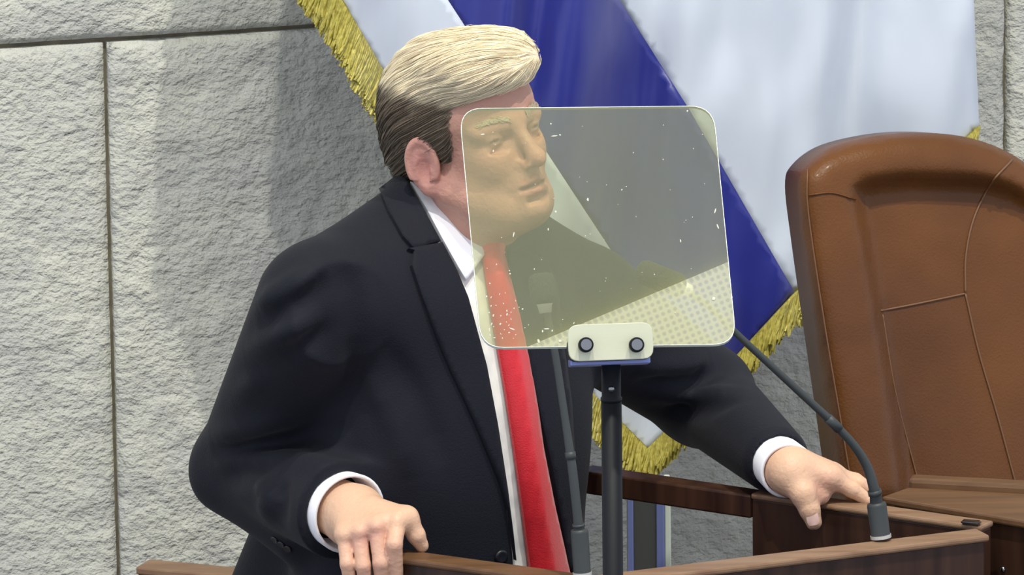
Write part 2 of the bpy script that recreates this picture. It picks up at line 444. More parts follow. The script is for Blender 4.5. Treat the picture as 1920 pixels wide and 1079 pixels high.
def glass_mat(name, coat):
    m = bpy.data.materials.new(name); m.use_nodes = True; nt = m.node_tree; nt.nodes.clear()
    out = nt.nodes.new('ShaderNodeOutputMaterial'); tr = nt.nodes.new('ShaderNodeBsdfTransparent')
    if not coat:
        tr.inputs[0].default_value = (.97, .98, .96, 1); nt.links.new(tr.outputs[0], out.inputs[0]); return m
    tr.inputs[0].default_value = (.90, .90, .66, 1)
    gl = nt.nodes.new('ShaderNodeBsdfGlossy'); gl.inputs['Roughness'].default_value = 0; gl.inputs[0].default_value = (1, 1, .74, 1)
    mx = nt.nodes.new('ShaderNodeMixShader'); mx.inputs[0].default_value = .40
    nt.links.new(tr.outputs[0], mx.inputs[1]); nt.links.new(gl.outputs[0], mx.inputs[2])
    nt.links.new(mx.outputs[0], out.inputs[0])
    return m
gv = [on_glass(*p) for p in gpx]; n = len(gv); TH = .0032
gme = bpy.data.meshes.new('glass_pane')
gme.from_pydata([tuple(v) for v in gv]+[tuple(v-GN*TH) for v in gv], [], [tuple(range(n-1, -1, -1)), tuple(range(n, 2*n))])
gme.materials.append(glass_mat('beam_splitter_coating', True)); gme.materials.append(glass_mat('clear_glass', False)); gme.polygons[1].material_index = 1
pane = link('glass_pane', gme, None, tele); pane['label'] = 'half mirrored glass pane with dust specks and rounded corners'
M['glass_edge'] = mat('pale_glass_edge', (.62, .68, .58), .35, spec=.6)
cen = np.mean(gv, 0)
ring = [v+nrm(v-cen)*.0003 for v in gv]; inner = [v-nrm(v-cen)*.0004 for v in gv]
V = []; Fc = []
for rr, dd in ((inner, .0006), (ring, .0006), (ring, -TH-.0006), (inner, -TH-.0006)): V += [v+GN*dd for v in rr]
for k in range(4):
    for i in range(n):
        j = (i+1) % n; k2 = (k+1) % 4
        Fc.append((k*n+i, k2*n+i, k2*n+j, k*n+j))
mesh('glass_edge', V, Fc, M['glass_edge'], pane, False)
# dust and smears on the pane
M['dust'] = mat('pale_dust', (.50, .50, .42), .9)
dp = [(905, 252, 12, 3), (925, 283, 3, 6), (1040, 255, 16, 3), (1050, 253, 5, 4), (1033, 232, 4, 4), (1102, 374, 4, 9), (963, 440, 3, 16), (1166, 356, 3, 4), (1341, 395, 3, 12), (1346, 425, 3, 14), (1276, 452, 3, 8), (1289, 208, 4, 5), (1002, 505, 3, 4),
      (960, 617, 18, 3), (938, 608, 4, 6), (1025, 617, 14, 3), (1338, 560, 8, 8), (1372, 558, 4, 8), (980, 580, 4, 5), (1050, 640, 8, 7), (1010, 640, 5, 9), (1042, 397, 4, 6), (1028, 430, 3, 8), (1227, 515, 3, 3)]
dp += [(908+100*abs(rng.normal(0, .6)), 636-60*abs(rng.normal(0, .8)), rng.uniform(1.5, 4), rng.uniform(2, 7)) for _ in range(46)]
dp += [(rng.uniform(890, 1330), rng.uniform(225, 600), rng.uniform(1.2, 2.4), rng.uniform(1.5, 4)) for _ in range(40)]
V = []; Fc = []
for (a, b, w0, h0) in dp:
    b = min(b, 640); a = max(a, 880+(b-205)*.092)
    o_ = len(V); an = rng.uniform(-.5, .5); cs, sn = math.cos(an), math.sin(an)
    ring_ = [(math.cos(k*math.pi/3)*w0*.5*rng.uniform(.5, 1), math.sin(k*math.pi/3)*h0*.5*rng.uniform(.5, 1)) for k in range(6)]
    for d0 in (.00015, .0004): V += [on_glass(a+x*cs-y*sn, b+x*sn+y*cs, d0) for x, y in ring_]
    Fc += [tuple(range(o_, o_+6)), tuple(range(o_+11, o_+5, -1))]+[(o_+k, o_+6+k, o_+6+(k+1) % 6, o_+(k+1) % 6) for k in range(6)]
du = mesh('dust_specks', V, Fc, M['dust'], pane, False); du['kind'] = 'stuff'
# bracket plate: stands a little proud of the pane, tilted with it
ge = np.array([math.cos(psi), math.sin(psi), 0]); gu = np.cross(GN, ge); gu = gu if gu[2] > 0 else -gu
def plate(name, poly, n_, u_, w_, d0, d1, mt, parent, org, bev=.0015):
    bm = bmesh.new(); vv = [bm.verts.new(tuple(org+u_*a+w_*b+n_*d0)) for a, b in poly]; f = bm.faces.new(vv)
    r = bmesh.ops.extrude_face_region(bm, geom=[f]); bmesh.ops.translate(bm, verts=[g for g in r['geom'] if isinstance(g, bmesh.types.BMVert)], vec=Vector(n_*(d1-d0)))
    bmesh.ops.recalc_face_normals(bm, faces=bm.faces[:])
    if bev: bmesh.ops.bevel(bm, geom=[e for e in bm.edges], offset=bev, segments=1, affect='EDGES')
    return from_bm(name, bm, mt, parent)
PN = nh*math.cos(.30)+np.array([0, 0, 1])*math.sin(.30); PUp = np.cross(PN, ge); PUp = PUp if PUp[2] > 0 else -PUp
po = P(1144, 642, YG-.022); S0 = F/np.linalg.norm(po-CAM)
hw = 80/S0; hh = 33/S0/.96
plate('bracket_plate', [tuple(p) for p in round_poly([(-hw, -hh), (hw, -hh), (hw, hh), (-hw, hh)], .013, 5)], PN, ge, PUp, 0, .006, M['plate'], tele, po, .0006)
plate('backing_plate', [tuple(p) for p in round_poly([(-hw, -hh), (hw, -hh), (hw, hh*.4), (-hw, hh*.4)], .012, 5)], PN, ge, PUp, -.016, -.0005, M['metal_dark'], tele, po, 0)
for kx in (1097, 1192):
    kc = PL(kx, 648, PN, PN@po+.006)
    V, Fc = lathe([(.0055, -.001), (.0062, .002), (.0086, .003), (.0090, .004), (.0090, .012), (.0080, .0135), (.003, .014)], kc, PN, 28)
    k = mesh('clamp_knob', V, Fc, M['metal_dark'], tele, False)
    V, Fc = lathe([(.0066, 0), (.0066, .0006), (.004, .0008)], kc+PN*.0138, PN, 24); mesh('knob_cap', V, Fc, M['chrome'], k, False)
lb = P(1145, 676, YG-.018)
plate('mount_lip', [(-.048, -.005), (.048, -.005), (.048, .004), (-.048, .004)], PN, ge, PUp, -.030, -.002, M['post_edge'], tele, lb, .001)
pt_ = P(1144, 680, YG); pb = P(1147, 1079, YG)
px_, py_ = pt_[0]+.001, YG
rr = 19.5/S0
V, Fc = lathe([(rr, 0), (rr, P(1145, 752, YG)[2]-.016)], (px_, py_, .02), (0, 0, 1), 32); mesh('pole', V, Fc, M['metal_dark'], tele)
zt = P(1145, 752, YG)[2]
V, Fc = lathe([(rr*1.04, 0), (rr*1.04, .004), (rr*.93, .005), (rr*.93, pt_[2]-zt+.012)], (px_, py_, zt), (0, 0, 1), 32); cl_ = mesh('collar', V, Fc, M['metal_dark'], tele)
V, Fc = lathe([(.0035, 0), (.0035, .003), (.002, .004)], (px_, py_-rr, zt+.018), (0, -1, 0), 12); mesh('set_screw', V, Fc, M['chrome'], cl_)
V, Fc = lathe([(.17, 0), (.17, .012), (.16, .02), (.03, .025)], (px_, py_, 0), (0, 0, 1), 40); mesh('base', V, Fc, M['metal_dark'], tele)

# luminous perforated panel in the ceiling (the pane mirrors it)
def mirror(px, py):
    h = on_glass(px, py); d = ray(px, py); r = d-2*(d@GN)*GN
    return h+r*(ZC-h[2])/r[2]
a_, b_, c_ = mirror(985, 652), mirror(1372, 488), mirror(1372, 648)
ed = nrm(b_-a_); sd = (c_-a_)-ed*((c_-a_)@ed); sd = nrm(sd)
q0 = a_-ed*.55; q1 = b_+ed*.9
pan = np.array([q0, q1, q1+sd*1.1, q0+sd*1.1])
bm = bmesh.new(); f = bm.faces.new([bm.verts.new((p[0], p[1], ZC-.03)) for p in pan]); r = bmesh.ops.extrude_face_region(bm, geom=[f])
bmesh.ops.translate(bm, verts=[g for g in r['geom'] if isinstance(g, bmesh.types.BMVert)], vec=(0, 0, .028))
pm = bpy.data.materials.new('perforated_diffuser'); pm.use_nodes = True; nt = pm.node_tree; b = nt.nodes['Principled BSDF']
b.inputs['Base Color'].default_value = (.8, .8, .7, 1)
tc = nt.nodes.new('ShaderNodeTexCoord'); mp = nt.nodes.new('ShaderNodeMapping'); mp.inputs['Scale'].default_value = (80, 80, 0)
mp.inputs['Rotation'].default_value = (0, 0, -math.atan2(ed[1], ed[0]))
fr = nt.nodes.new('ShaderNodeVectorMath'); fr.operation = 'FRACTION'; ds = nt.nodes.new('ShaderNodeVectorMath'); ds.operation = 'DISTANCE'; ds.inputs[1].default_value = (.5, .5, 0)
nt.links.new(tc.outputs['Object'], mp.inputs[0]); nt.links.new(mp.outputs[0], fr.inputs[0]); nt.links.new(fr.outputs[0], ds.inputs[0])
rp = nt.nodes.new('ShaderNodeValToRGB'); rp.color_ramp.elements[0].position = .22; rp.color_ramp.elements[1].position = .40
rp.color_ramp.elements[0].color = (.66, .66, .60, 1); rp.color_ramp.elements[1].color = (1, .98, .78, 1)
nt.links.new(ds.outputs['Value'], rp.inputs[0]); nt.links.new(rp.outputs[0], b.inputs['Emission Color']); b.inputs['Emission Strength'].default_value = 1.05
tag(from_bm('ceiling_light_panel', bm, pm), 'square luminous perforated panel set in the plaster ceiling', 'ceiling light')

# ------------------------------------------------------------------ lectern
Lr = PZ(660, 1034, ZTOP); Vx = PZ(1108, 1096, ZTOP); Rc = PZ(1856, 1004, ZTOP)
Wc = PZ(1852, 990, ZTOP); Wl = PZ(1407, 926, ZTOP)
lect = empty('lectern', (float(Vx[0]), float(Vx[1]), 0), 'dark wooden V-fronted speaker lectern with brown top edges and side wing', 'lectern')
RW = .040; RT = .009
def rail(name, a, b, width, z0, z1, mt, side=1, bev=.003, parent=None, ext=0):
    return from_bm(name, prism(beam_plan(a, b, width, side, ext), z0, z1, bev), mt, parent or lect)
rail('top_edge', Lr, Vx, RW, ZTOP-RT, ZTOP, M['wood_desk'], 1)  # left edge given the darker wood to imitate its dimmer light
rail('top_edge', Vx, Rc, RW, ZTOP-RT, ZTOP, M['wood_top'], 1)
dl = nrm((Vx-Lr)*np.array([1, 1, 0])); dr = nrm((Rc-Vx)*np.array([1, 1, 0]))
nl = np.array([-dl[1], dl[0], 0]); nr = np.array([-dr[1], dr[0], 0])
rail('front_panel', Lr+nl*.006+dl*.004, Vx+nl*.006, .03, .02, ZTOP-RT, M['wood_dark'], 1, .002)
rail('front_panel', Vx+nr*.006, Rc+nr*.006-dr*.004, .03, .02, ZTOP-RT, M['wood_dark'], 1, .002)
dw = nrm((Wl-Wc)*np.array([1, 1, 0])); nw = np.array([-dw[1], dw[0], 0])
wside = 1 if nw[1] > 0 else -1; nw = nw*wside
WZ = ZTOP
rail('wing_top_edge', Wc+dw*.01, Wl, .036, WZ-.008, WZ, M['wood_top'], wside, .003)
rail('wing_panel', Wc+nw*.004+dw*.012, Wl+nw*.004, .028, .02, WZ-.008, M['wood_dark'], wside, .002)
kc_ = PZ(1822, 988, ZTOP)
bl = bmesh.new(); bmesh.ops.create_cube(bl, size=1, matrix=Matrix.Translation(Vector(kc_)+Vector((0, .01, .003)))@Matrix.Rotation(-.35, 4, 'Z')@Matrix.Diagonal((.026, .012, .006, 1)))
bmesh.ops.bevel(bl, geom=bl.edges[:], offset=.002, segments=2, affect='EDGES'); from_bm('corner_latch', bl, M['chrome'], lect)
plinth = prism([Lr[:2]+nl[:2]*.01, Vx[:2]+np.array([0, .03]), Rc[:2]+nr[:2]*.01, (Rc+nr*.05)[:2], (Vx+np.array([0, .09, 0]))[:2], (Lr+nl*.05)[:2]], 0, .06, .002)
from_bm('plinth', plinth, M['wood_dark'], lect)
# gate rail that runs on behind the speaker
g0 = PZ(1406, 927, ZTOP)+nw*.004-nrm((Wc-Wl)*np.array([1, 1, 0]))*.0015; g1 = PZ(1085, 878, ZTOP)
tag(from_bm('gate_rail', prism(beam_plan(g0, g1, .035, wside), ZTOP-.036, ZTOP-.003, .003), M['wood_dark']), 'dark wooden gate rail behind the speaker joined to the lectern wing', 'railing')
# metal post behind the rail
YP = .62
pa, pb_ = P(1168, 950, YP), P(1252, 950, YP)
post = empty('metal_post', (float((pa[0]+pb_[0])/2), YP, 0), 'grey metal upright with blue-grey edges behind the gate rail', 'post')
zt_ = ZTOP-.13
def vbar(name, x0, x1, y0, y1, z0, z1, mt, parent): return from_bm(name, prism([(x0, y0), (x1, y0), (x1, y1), (x0, y1)], z0, z1, .002), mt, parent)
def X_(px): return float(P(px, 1000, YP)[0])
vbar('upright', X_(1176), X_(1236), YP, YP+.05, .02, zt_, M['post'], post)
vbar('edge_strip', X_(1177), X_(1188), YP-.004, YP-.0005, .03, zt_-.002, M['post_edge'], post)
vbar('edge_strip', X_(1231), X_(1246), YP-.006, YP+.05, .02, zt_, M['post_edge'], post)
vbar('edge_trim', X_(1246.5), X_(1258), YP-.002, YP+.05, .02, zt_, M['glass_edge'], post)
vbar('foot', X_(1160), X_(1275), YP-.05, YP+.12, 0, .02, M['post'], post)

# ------------------------------------------------------------------ side desk on the right
ZD = 1.12
n1, n2 = PZ(1652, 932, ZD), PZ(2330, 1046, ZD); f1, f2 = PZ(1702, 914, ZD), PZ(2330, 948, ZD)
desk = empty('side_desk', (float(n1[0]), float(n1[1]), 0), 'brown wooden desk in front of the tan leather chair', 'desk')
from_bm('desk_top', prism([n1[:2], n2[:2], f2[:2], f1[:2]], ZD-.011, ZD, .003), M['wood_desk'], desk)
dd_ = nrm((n2-n1)*np.array([1, 1, 0])); nd = np.array([-dd_[1], dd_[0], 0])
from_bm('front_panel', prism([(n1+nd*.012+dd_*.012)[:2], (n2+nd*.012)[:2], (n2+nd*.04)[:2], (n1+nd*.04+dd_*.012)[:2]], 0, ZD-.011, .002), M['wood_dark'], desk)
fd = nrm((f2-f1)*np.array([1, 1, 0])); nf = np.array([-fd[1], fd[0], 0])
from_bm('back_ledge', prism([f1[:2], f2[:2], (f2+nf*.03)[:2], (f1+nf*.03)[:2]], ZD-.03, ZD+.012, .006), M['wood_desk'], desk)
from_bm('side_panel', prism([(n1+nd*.045+dd_*.012)[:2], (n1+nd*.045+dd_*.04)[:2], (f1+fd*.03)[:2], f1[:2]+fd[:2]*.004], 0, ZD-.032, .001), M['wood_dark'], desk)
bq = PL(1881, 1068, -nd, -nd@(n1+nd*.012))
V, Fc = lathe([(.004, 0), (.004, .002), (.0015, .004)], bq, -nd, 14); mesh('screw', V, Fc, M['chrome'], desk)
# low partition on the left, behind the speaker
ZL = .80
l0, l1 = PZ(254, 1064, ZL), PZ(660, 1103, ZL)
part = empty('low_partition', (float(l0[0]), float(l0[1]), 0), 'low wooden partition with brown cap against the stone wall', 'partition')
rail('cap', l0, l1, .05, ZL-.012, ZL, M['wood_top'], 1, .003, part)
ld = nrm((l1-l0)*np.array([1, 1, 0])); ln = np.array([-ld[1], ld[0], 0])
rail('panel', l0+ln*.003+ld*.002, l1+ln*.003, .03, 0, ZL-.012, M['wood_dark'], 1, .002, part)

# ------------------------------------------------------------------ gooseneck microphones
def along(a, b, t): return a+(b-a)*t
def mic(label, foot_px, rail_a, rail_b, rail_n, base_h, base_top_px, neck, head, foot_w):
    """neck: list of (px,py,dy) above the base; head: two (px,py,dy)"""
    ft = PZ(foot_px[0], foot_px[1], ZTOP)+np.array([0, 0, .0022]); y0 = ft[1]
    m_ = empty('gooseneck_microphone', (float(ft[0]), float(ft[1]), ZTOP), label, 'microphone', 'gooseneck microphones on the lectern')
    bt = P(base_top_px[0], base_top_px[1], y0+.004)
    ax = nrm(bt-ft); L = np.linalg.norm(bt-ft); s = foot_w
    V, Fc = lathe([(s*1.0, 0), (s*1.0, .004), (s*.94, .006), (s*.97, L-.005), (s*.90, L-.0015), (s*.55, L)], ft, (0, 0, 1) if False else ax, 20)
    mesh('base', V, Fc, M['mic'], m_)
    V, Fc = lathe([(s*1.03, 0), (s*1.03, .0045)], ft+ax*.0002, ax, 20); mesh('foot_ring', V, Fc, M['mic_label'], m_, False)
    pts = [bt-ax*.004]+[P(a, b, y0+c) for a, b, c, _ in neck]; rads = [neck[0][3]*1.25]+[q[3] for q in neck]
    pa_ = spline(pts, 60); ra_ = np.interp(np.linspace(0, len(pts)-1, 60), range(len(pts)), rads)
    V, Fc = sweep(pa_, ra_, 14); mesh('gooseneck', V, Fc, M['mic'], m_)
    for t in (6, 26):
        V, Fc = sweep(pa_[t:t+3], ra_[t]*1.22, 14); mesh('joint_sleeve', V, Fc, M['mic'], m_)
    h0, h1 = P(*head[0][:2], y0+head[0][2]), P(*head[1][:2], y0+head[1][2]); hx = nrm(h1-h0); hl = np.linalg.norm(h1-h0); R_ = head[2]
    V, Fc = lathe([(R_*.45, -.012), (R_*.55, -.002), (R_*.62, 0)], h0, hx, 20); mesh('head_socket', V, Fc, M['mic_label'], m_)
    V, Fc = lathe([(R_*.6, 0), (R_*.9, .004), (R_, .010), (R_, hl-.010), (R_*.85, hl-.003), (R_*.45, hl)], h0, hx, 24); mesh('windscreen', V, Fc, M['mic_dark'], m_)
    return m_
mic('grey gooseneck microphone in front of the red tie, seen partly through glass', (1092, 1083), None, None, None, .07, (1086, 992),
    [(1083, 970, .004, .0062), (1073, 880, .015, .0062), (1060, 790, .03, .0052), (1040, 660, .05, .0050), (1022, 572, .06, .0046)],
    [(1021, 570, .06), (1014, 512, .07), .0175], .0120)
mic('grey gooseneck microphone on the lectern by the resting hand, leaning toward the speaker', (1652, 1013), None, None, None, .07, (1643, 942),
    [(1639, 918, .0, .0072), (1622, 868, .0, .0062), (1580, 812, -.01, .0056), (1480, 718, -.03, .0050), (1385, 630, -.05, .0046), (1330, 575, -.06, .0044), (1282, 542, -.07, .0044)],
    [(1280, 540, -.07), (1197, 506, -.09), .0165], .0135)

# ------------------------------------------------------------------ leather chair
out_px = spline([(1582, 960), (1560, 800), (1534, 620), (1510, 450), (1499, 350), (1512, 312), (1560, 277), (1640, 256), (1720, 249), (1800, 255), (1870, 276), (1930, 312), (1975, 365), (1990, 450), (1985, 640), (1975, 800), (1965, 960)], 90)
inn_px = spline([(1698, 1010), (1680, 860), (1655, 680), (1622, 480), (1603, 372), (1618, 345), (1680, 333), (1760, 332), (1850, 338), (1925, 366), (1975, 430), (1985, 640), (1975, 860), (1965, 1010)], 70)
YCH = .47
xl = P(1500, 500, YCH)[0]
def chair_y(p2):
    p2 = np.asarray(p2, float)
    x = np.array([P(a, b, YCH)[0] for a, b in p2]); z = np.array([P(a, b, YCH)[2] for a, b in p2])
    S_ = F/9.7
    d0 = np.maximum(-poly2d(p2, out_px), 0)/S_
    di = -poly2d(p2, inn_px)/S_
    R = .042; t = np.clip(d0/R, 0, 1); bul = R*np.sqrt(np.clip(1-(1-t)**2, 0, 1))
    s = np.clip((di+.010)/.030, 0, 1); rec = .046*(s*s*(3-2*s))
    pad = .016*np.clip(di/.08, 0, 1)**.7
    return YCH+.42*(x-xl)+.22*(z-1.2)+R-bul+rec-pad*.6
V2, T = tri_poly([tuple(p) for p in out_px], 11)
yy = chair_y(V2); X = np.array([P(a, b, y) for (a, b), y in zip(V2, yy)])
Nn = np.tile(nrm([.30, -.92, .16]), (len(X), 1)); T = orient(X, T, Nn)
base_pl = np.array([YCH+.42*(P(a, b, YCH)[0]-xl)+.22*(P(a, b, YCH)[2]-1.2) for a, b in V2])
back = np.array([P(a, b, y) for (a, b), y in zip(V2, base_pl+.042)])-Nn*.06
nv = len(X); Fc = list(T)+[tuple(nv+i for i in t[::-1]) for t in T]
eset = {(t[i], t[(i+1) % 3]) for t in T for i in range(3)}
Fc += [(b, a, nv+a, nv+b) for a, b in eset if (b, a) not in eset]
chx = P(1750, 900, .75)
chair = empty('leather_armchair', (float(chx[0]), float(chx[1]), 0), 'high-backed tan leather chair with stitched panels behind the desk', 'chair')
cb = mesh('backrest', np.vstack([X, back]), Fc, M['leather'], chair)
def seam(pts, r=.0016, mt='leather_dark', lift=.0012):
    pp = spline(pts, 40); y = chair_y(pp); X = np.array([P(a, b, yv-lift) for (a, b), yv in zip(pp, y)])
    V, Fc = sweep(X, r, 6); mesh('seam', V, Fc, M[mt], cb)
seam([(1898, 300), (1858, 345), (1826, 410), (1811, 480), (1810, 550)])
seam([(1652, 583), (1720, 570), (1810, 551)])
seam([(1810, 551), (1835, 660), (1870, 780), (1905, 910)])
seam([(1655, 590), (1680, 740), (1722, 905)], .0012)
seam([(1517, 366), (1560, 362), (1604, 374)], .0014, 'leather')
seam([(1514, 318), (1516, 400), (1545, 600), (1575, 780), (1600, 930)], .0012)
sc = np.array([chx[0]+.07, chx[1]-.02])
def sbox(name, c, s, mt, parent, bev, rz=0):
    bm = bmesh.new(); bmesh.ops.create_cube(bm, size=1, matrix=Matrix.Translation(Vector(c))@Matrix.Rotation(rz, 4, 'Z')@Matrix.Diagonal((*s, 1)))
    bmesh.ops.bevel(bm, geom=bm.edges[:], offset=bev, segments=4, affect='EDGES', profile=.5); return from_bm(name, bm, mt, parent, True)
sbox('seat', (sc[0]+.12, sc[1]-.1, .50), (.50, .42, .13), M['leather'], chair, .045, .4)
sbox('back_support', (chx[0]+.03, chx[1]+.09, .70), (.26, .05, .52), M['leather'], chair, .02, .4)
V, Fc = lathe([(.03, 0), (.03, .36)], (sc[0]+.1, sc[1]-.05, .08), (0, 0, 1), 20); mesh('column', V, Fc, M['metal_dark'], chair)
for k in range(5):
    a = 2*math.pi*k/5+.3; e = np.array([math.cos(a), math.sin(a), 0])
    c0 = np.array([sc[0]+.1, sc[1]-.05, .085])
    V, Fc = sweep([c0, c0+e*.15+np.array([0, 0, -.01]), c0+e*.29+np.array([0, 0, -.035])], [.028, .024, .018], 10); lg = mesh('base_leg', V, Fc, M['metal_dark'], chair)
    V, Fc = lathe([(.015, -.012), (.025, -.010), (.025, .010), (.015, .012)], c0+e*.285+np.array([0, 0, -.06]), np.cross(e, (0, 0, 1)), 16); mesh('caster', V, Fc, M['metal_dark'], lg)

# ------------------------------------------------------------------ flag
FG = .34
def fold(px, py):
    px = np.asarray(px, float); py = np.asarray(py, float)
    q = np.stack([px/150+py/2200, py/900, px*0], -1)
    w1 = np.sin(px/34+.9*np.sin(py/260)+2.2*vnoise(q))*.019
    w2 = np.sin(px/71+py/700+1.5*vnoise(q*.7+9))*.030
    w3 = .010*vnoise(np.stack([px/60+py/300, py/150-px/400, px*0+3], -1))
    return w1+w2+w3
def flag_pt(px, py, lift=0.0):
    return np.array([PL(a, b, WN, WC+FG+f+lift) for a, b, f in zip(np.atleast_1d(px), np.atleast_1d(py), np.atleast_1d(fold(px, py)))])
TOPY = -820
Lm = [(600, TOPY), (570, -300), (560, -140), (580, -70), (638, 0), (716, 135), (905, 430), (1110, 742), (1168, 800), (1214, 846)]
Bl = [(840, 0), (1028, 290), (1205, 560), (1302, 762)]
Br = [(1162, 0), (1292, 205), (1492, 552)]
fly = [(1214, 846), (1302, 762), (1372, 682), (1492, 552), (1530, 522), (1836, 240)]
white1 = Lm+[(1302, 762), (1205, 560), (1028, 290), (840, 0), (760, -130), (740, TOPY)]
blue = [(740, TOPY), (760, -130), (840, 0), (1028, 290), (1205, 560), (1302, 762), (1372, 682), (1492, 552), (1292, 205), (1162, 0), (1075, -140), (1050, TOPY)]
white2 = [(1050, TOPY), (1075, -140), (1162, 0), (1292, 205), (1492, 552), (1530, 522), (1836, 240), (1826, 0), (1815, TOPY)]
fl0 = PL(1700, 1100, WN, WC+FG-.06)
flag = empty('fringed_flag', (float(fl0[0]), float(fl0[1]), 0), 'white and blue striped flag with gold fringe hanging before the stone wall', 'flag')
def cloth(name, poly, mt):
    V2, T = tri_poly(poly, 13); X = flag_pt(V2[:, 0], V2[:, 1]); Nn = np.tile(WN, (len(X), 1)); T = orient(X, T, Nn)
    V, Fc = slab(X, T, Nn, .0015); return crisp(mesh(name, V, Fc, M[mt], flag))
cloth('white_margin', white1, 'flag_white'); cloth('blue_stripe', blue, 'flag_blue'); cloth('white_field', white2, 'flag_white')
def fringe(edge, outward, n, length, mixdown, name='fringe'):
    e = dens(edge, 2, False); V = []; Fc = []
    S_ = F/10.4
    m_ = n*3; lay = np.arange(m_) // n
    t = ((np.arange(m_) % n)+rng.random(m_))/n*(len(e)-1); j = np.minimum(t.astype(int), len(e)-2); p = e[j]+(e[j+1]-e[j])*(t-j)[:, None]
    tg = e[np.minimum(j+4, len(e)-1)]-e[np.maximum(j-4, 0)]; tg /= np.linalg.norm(tg, axis=1)[:, None]; nn = np.stack([-tg[:, 1], tg[:, 0]], 1)*outward
    d = nn*(1-mixdown)+np.array([0, 1.0])*mixdown+rng.normal(0, .05, (m_, 2)); d /= np.linalg.norm(d, axis=1)[:, None]
    L = length*(.8+.3*rng.random(m_))*S_; w0 = rng.normal(0, 4, m_); ph = rng.random(m_)*6; lift = .004+.004*lay+.002*rng.random(m_)
    sK = np.linspace(0, 1, 7)
    pp = p[:, None]-d[:, None]*4+d[:, None]*(L+4)[:, None, None]*sK[None, :, None]; pp[..., 0] += w0[:, None]*np.sin(2.6*sK+ph[:, None])*sK
    up_ = lift[:, None]+.004*np.sin(4*sK+ph[:, None])*sK
    f_ = pp.reshape(-1, 2); D = F*fwd+(f_[:, :1]-960)*rt+(539.5-f_[:, 1:])*upv
    c_off = WC+FG+fold(f_[:, 0], f_[:, 1])+up_.ravel()
    X = CAM+D*((c_off-WN@CAM)/(D@WN))[:, None]
    V, Fc = bsweep(X.reshape(m_, 7, 3), np.array([.0019, .0023, .0019, .0026, .0020, .0026, .0017])*(.85+.3*rng.random(m_))[:, None], 5)
    ob = mesh(name, V, Fc, M['gold'], flag); ob['kind'] = 'stuff'; ob['label'] = 'gold bullion fringe strands'
    bp = [flag_pt(a, b, .004)[0] for a, b in e[::6]]
    V, Fc = sweep(bp, .0035, 8); mesh('braid', V, Fc, M['gold'], ob)
fringe([(600, TOPY), (570, -300), (560, -140), (580, -70), (638, 0), (716, 135), (860, 360)], 1, 900, .058, .66)
fringe([(1010, 585), (1110, 742), (1168, 800), (1214, 846)], 1, 180, .050, .70)
fringe(fly, -1, 520, .056, .80)
# flag stand: an upright behind the cloth with a cross bar
cx_ = PL(1700, 500, WN, WC+FG-.06); top = PL(1700, TOPY+8, WN, WC+FG-.03)
V, Fc = lathe([(.15, 0), (.15, .015), (.02, .03)], (fl0[0], fl0[1], 0), (0, 0, 1), 32); mesh('stand_base', V, Fc, M['brass'], flag)
V, Fc = lathe([(.012, 0), (.012, top[2]-.02)], (fl0[0], fl0[1], .02), (0, 0, 1), 16); mesh('pole', V, Fc, M['brass'], flag)
ba = PL(540, TOPY+2, WN, WC+FG); bb = PL(1835, TOPY+2, WN, WC+FG); bb[2] = ba[2] = top[2]
V, Fc = sweep([ba, bb], .012, 14); mesh('cross_bar', V, Fc, M['brass'], flag)

# ------------------------------------------------------------------ the speaker
SP = F/9.25                                # pixels per metre at the speaker
def line_y(a, b, px):
    """depth of the level line a-b where the pixel column px meets it"""
    lo, hi = 0.0, 1.0
    pa_, pb2 = pix(a[None])[0, 0], pix(b[None])[0, 0]
    t = (px-pa_)/(pb2-pa_); return a+(b-a)*t
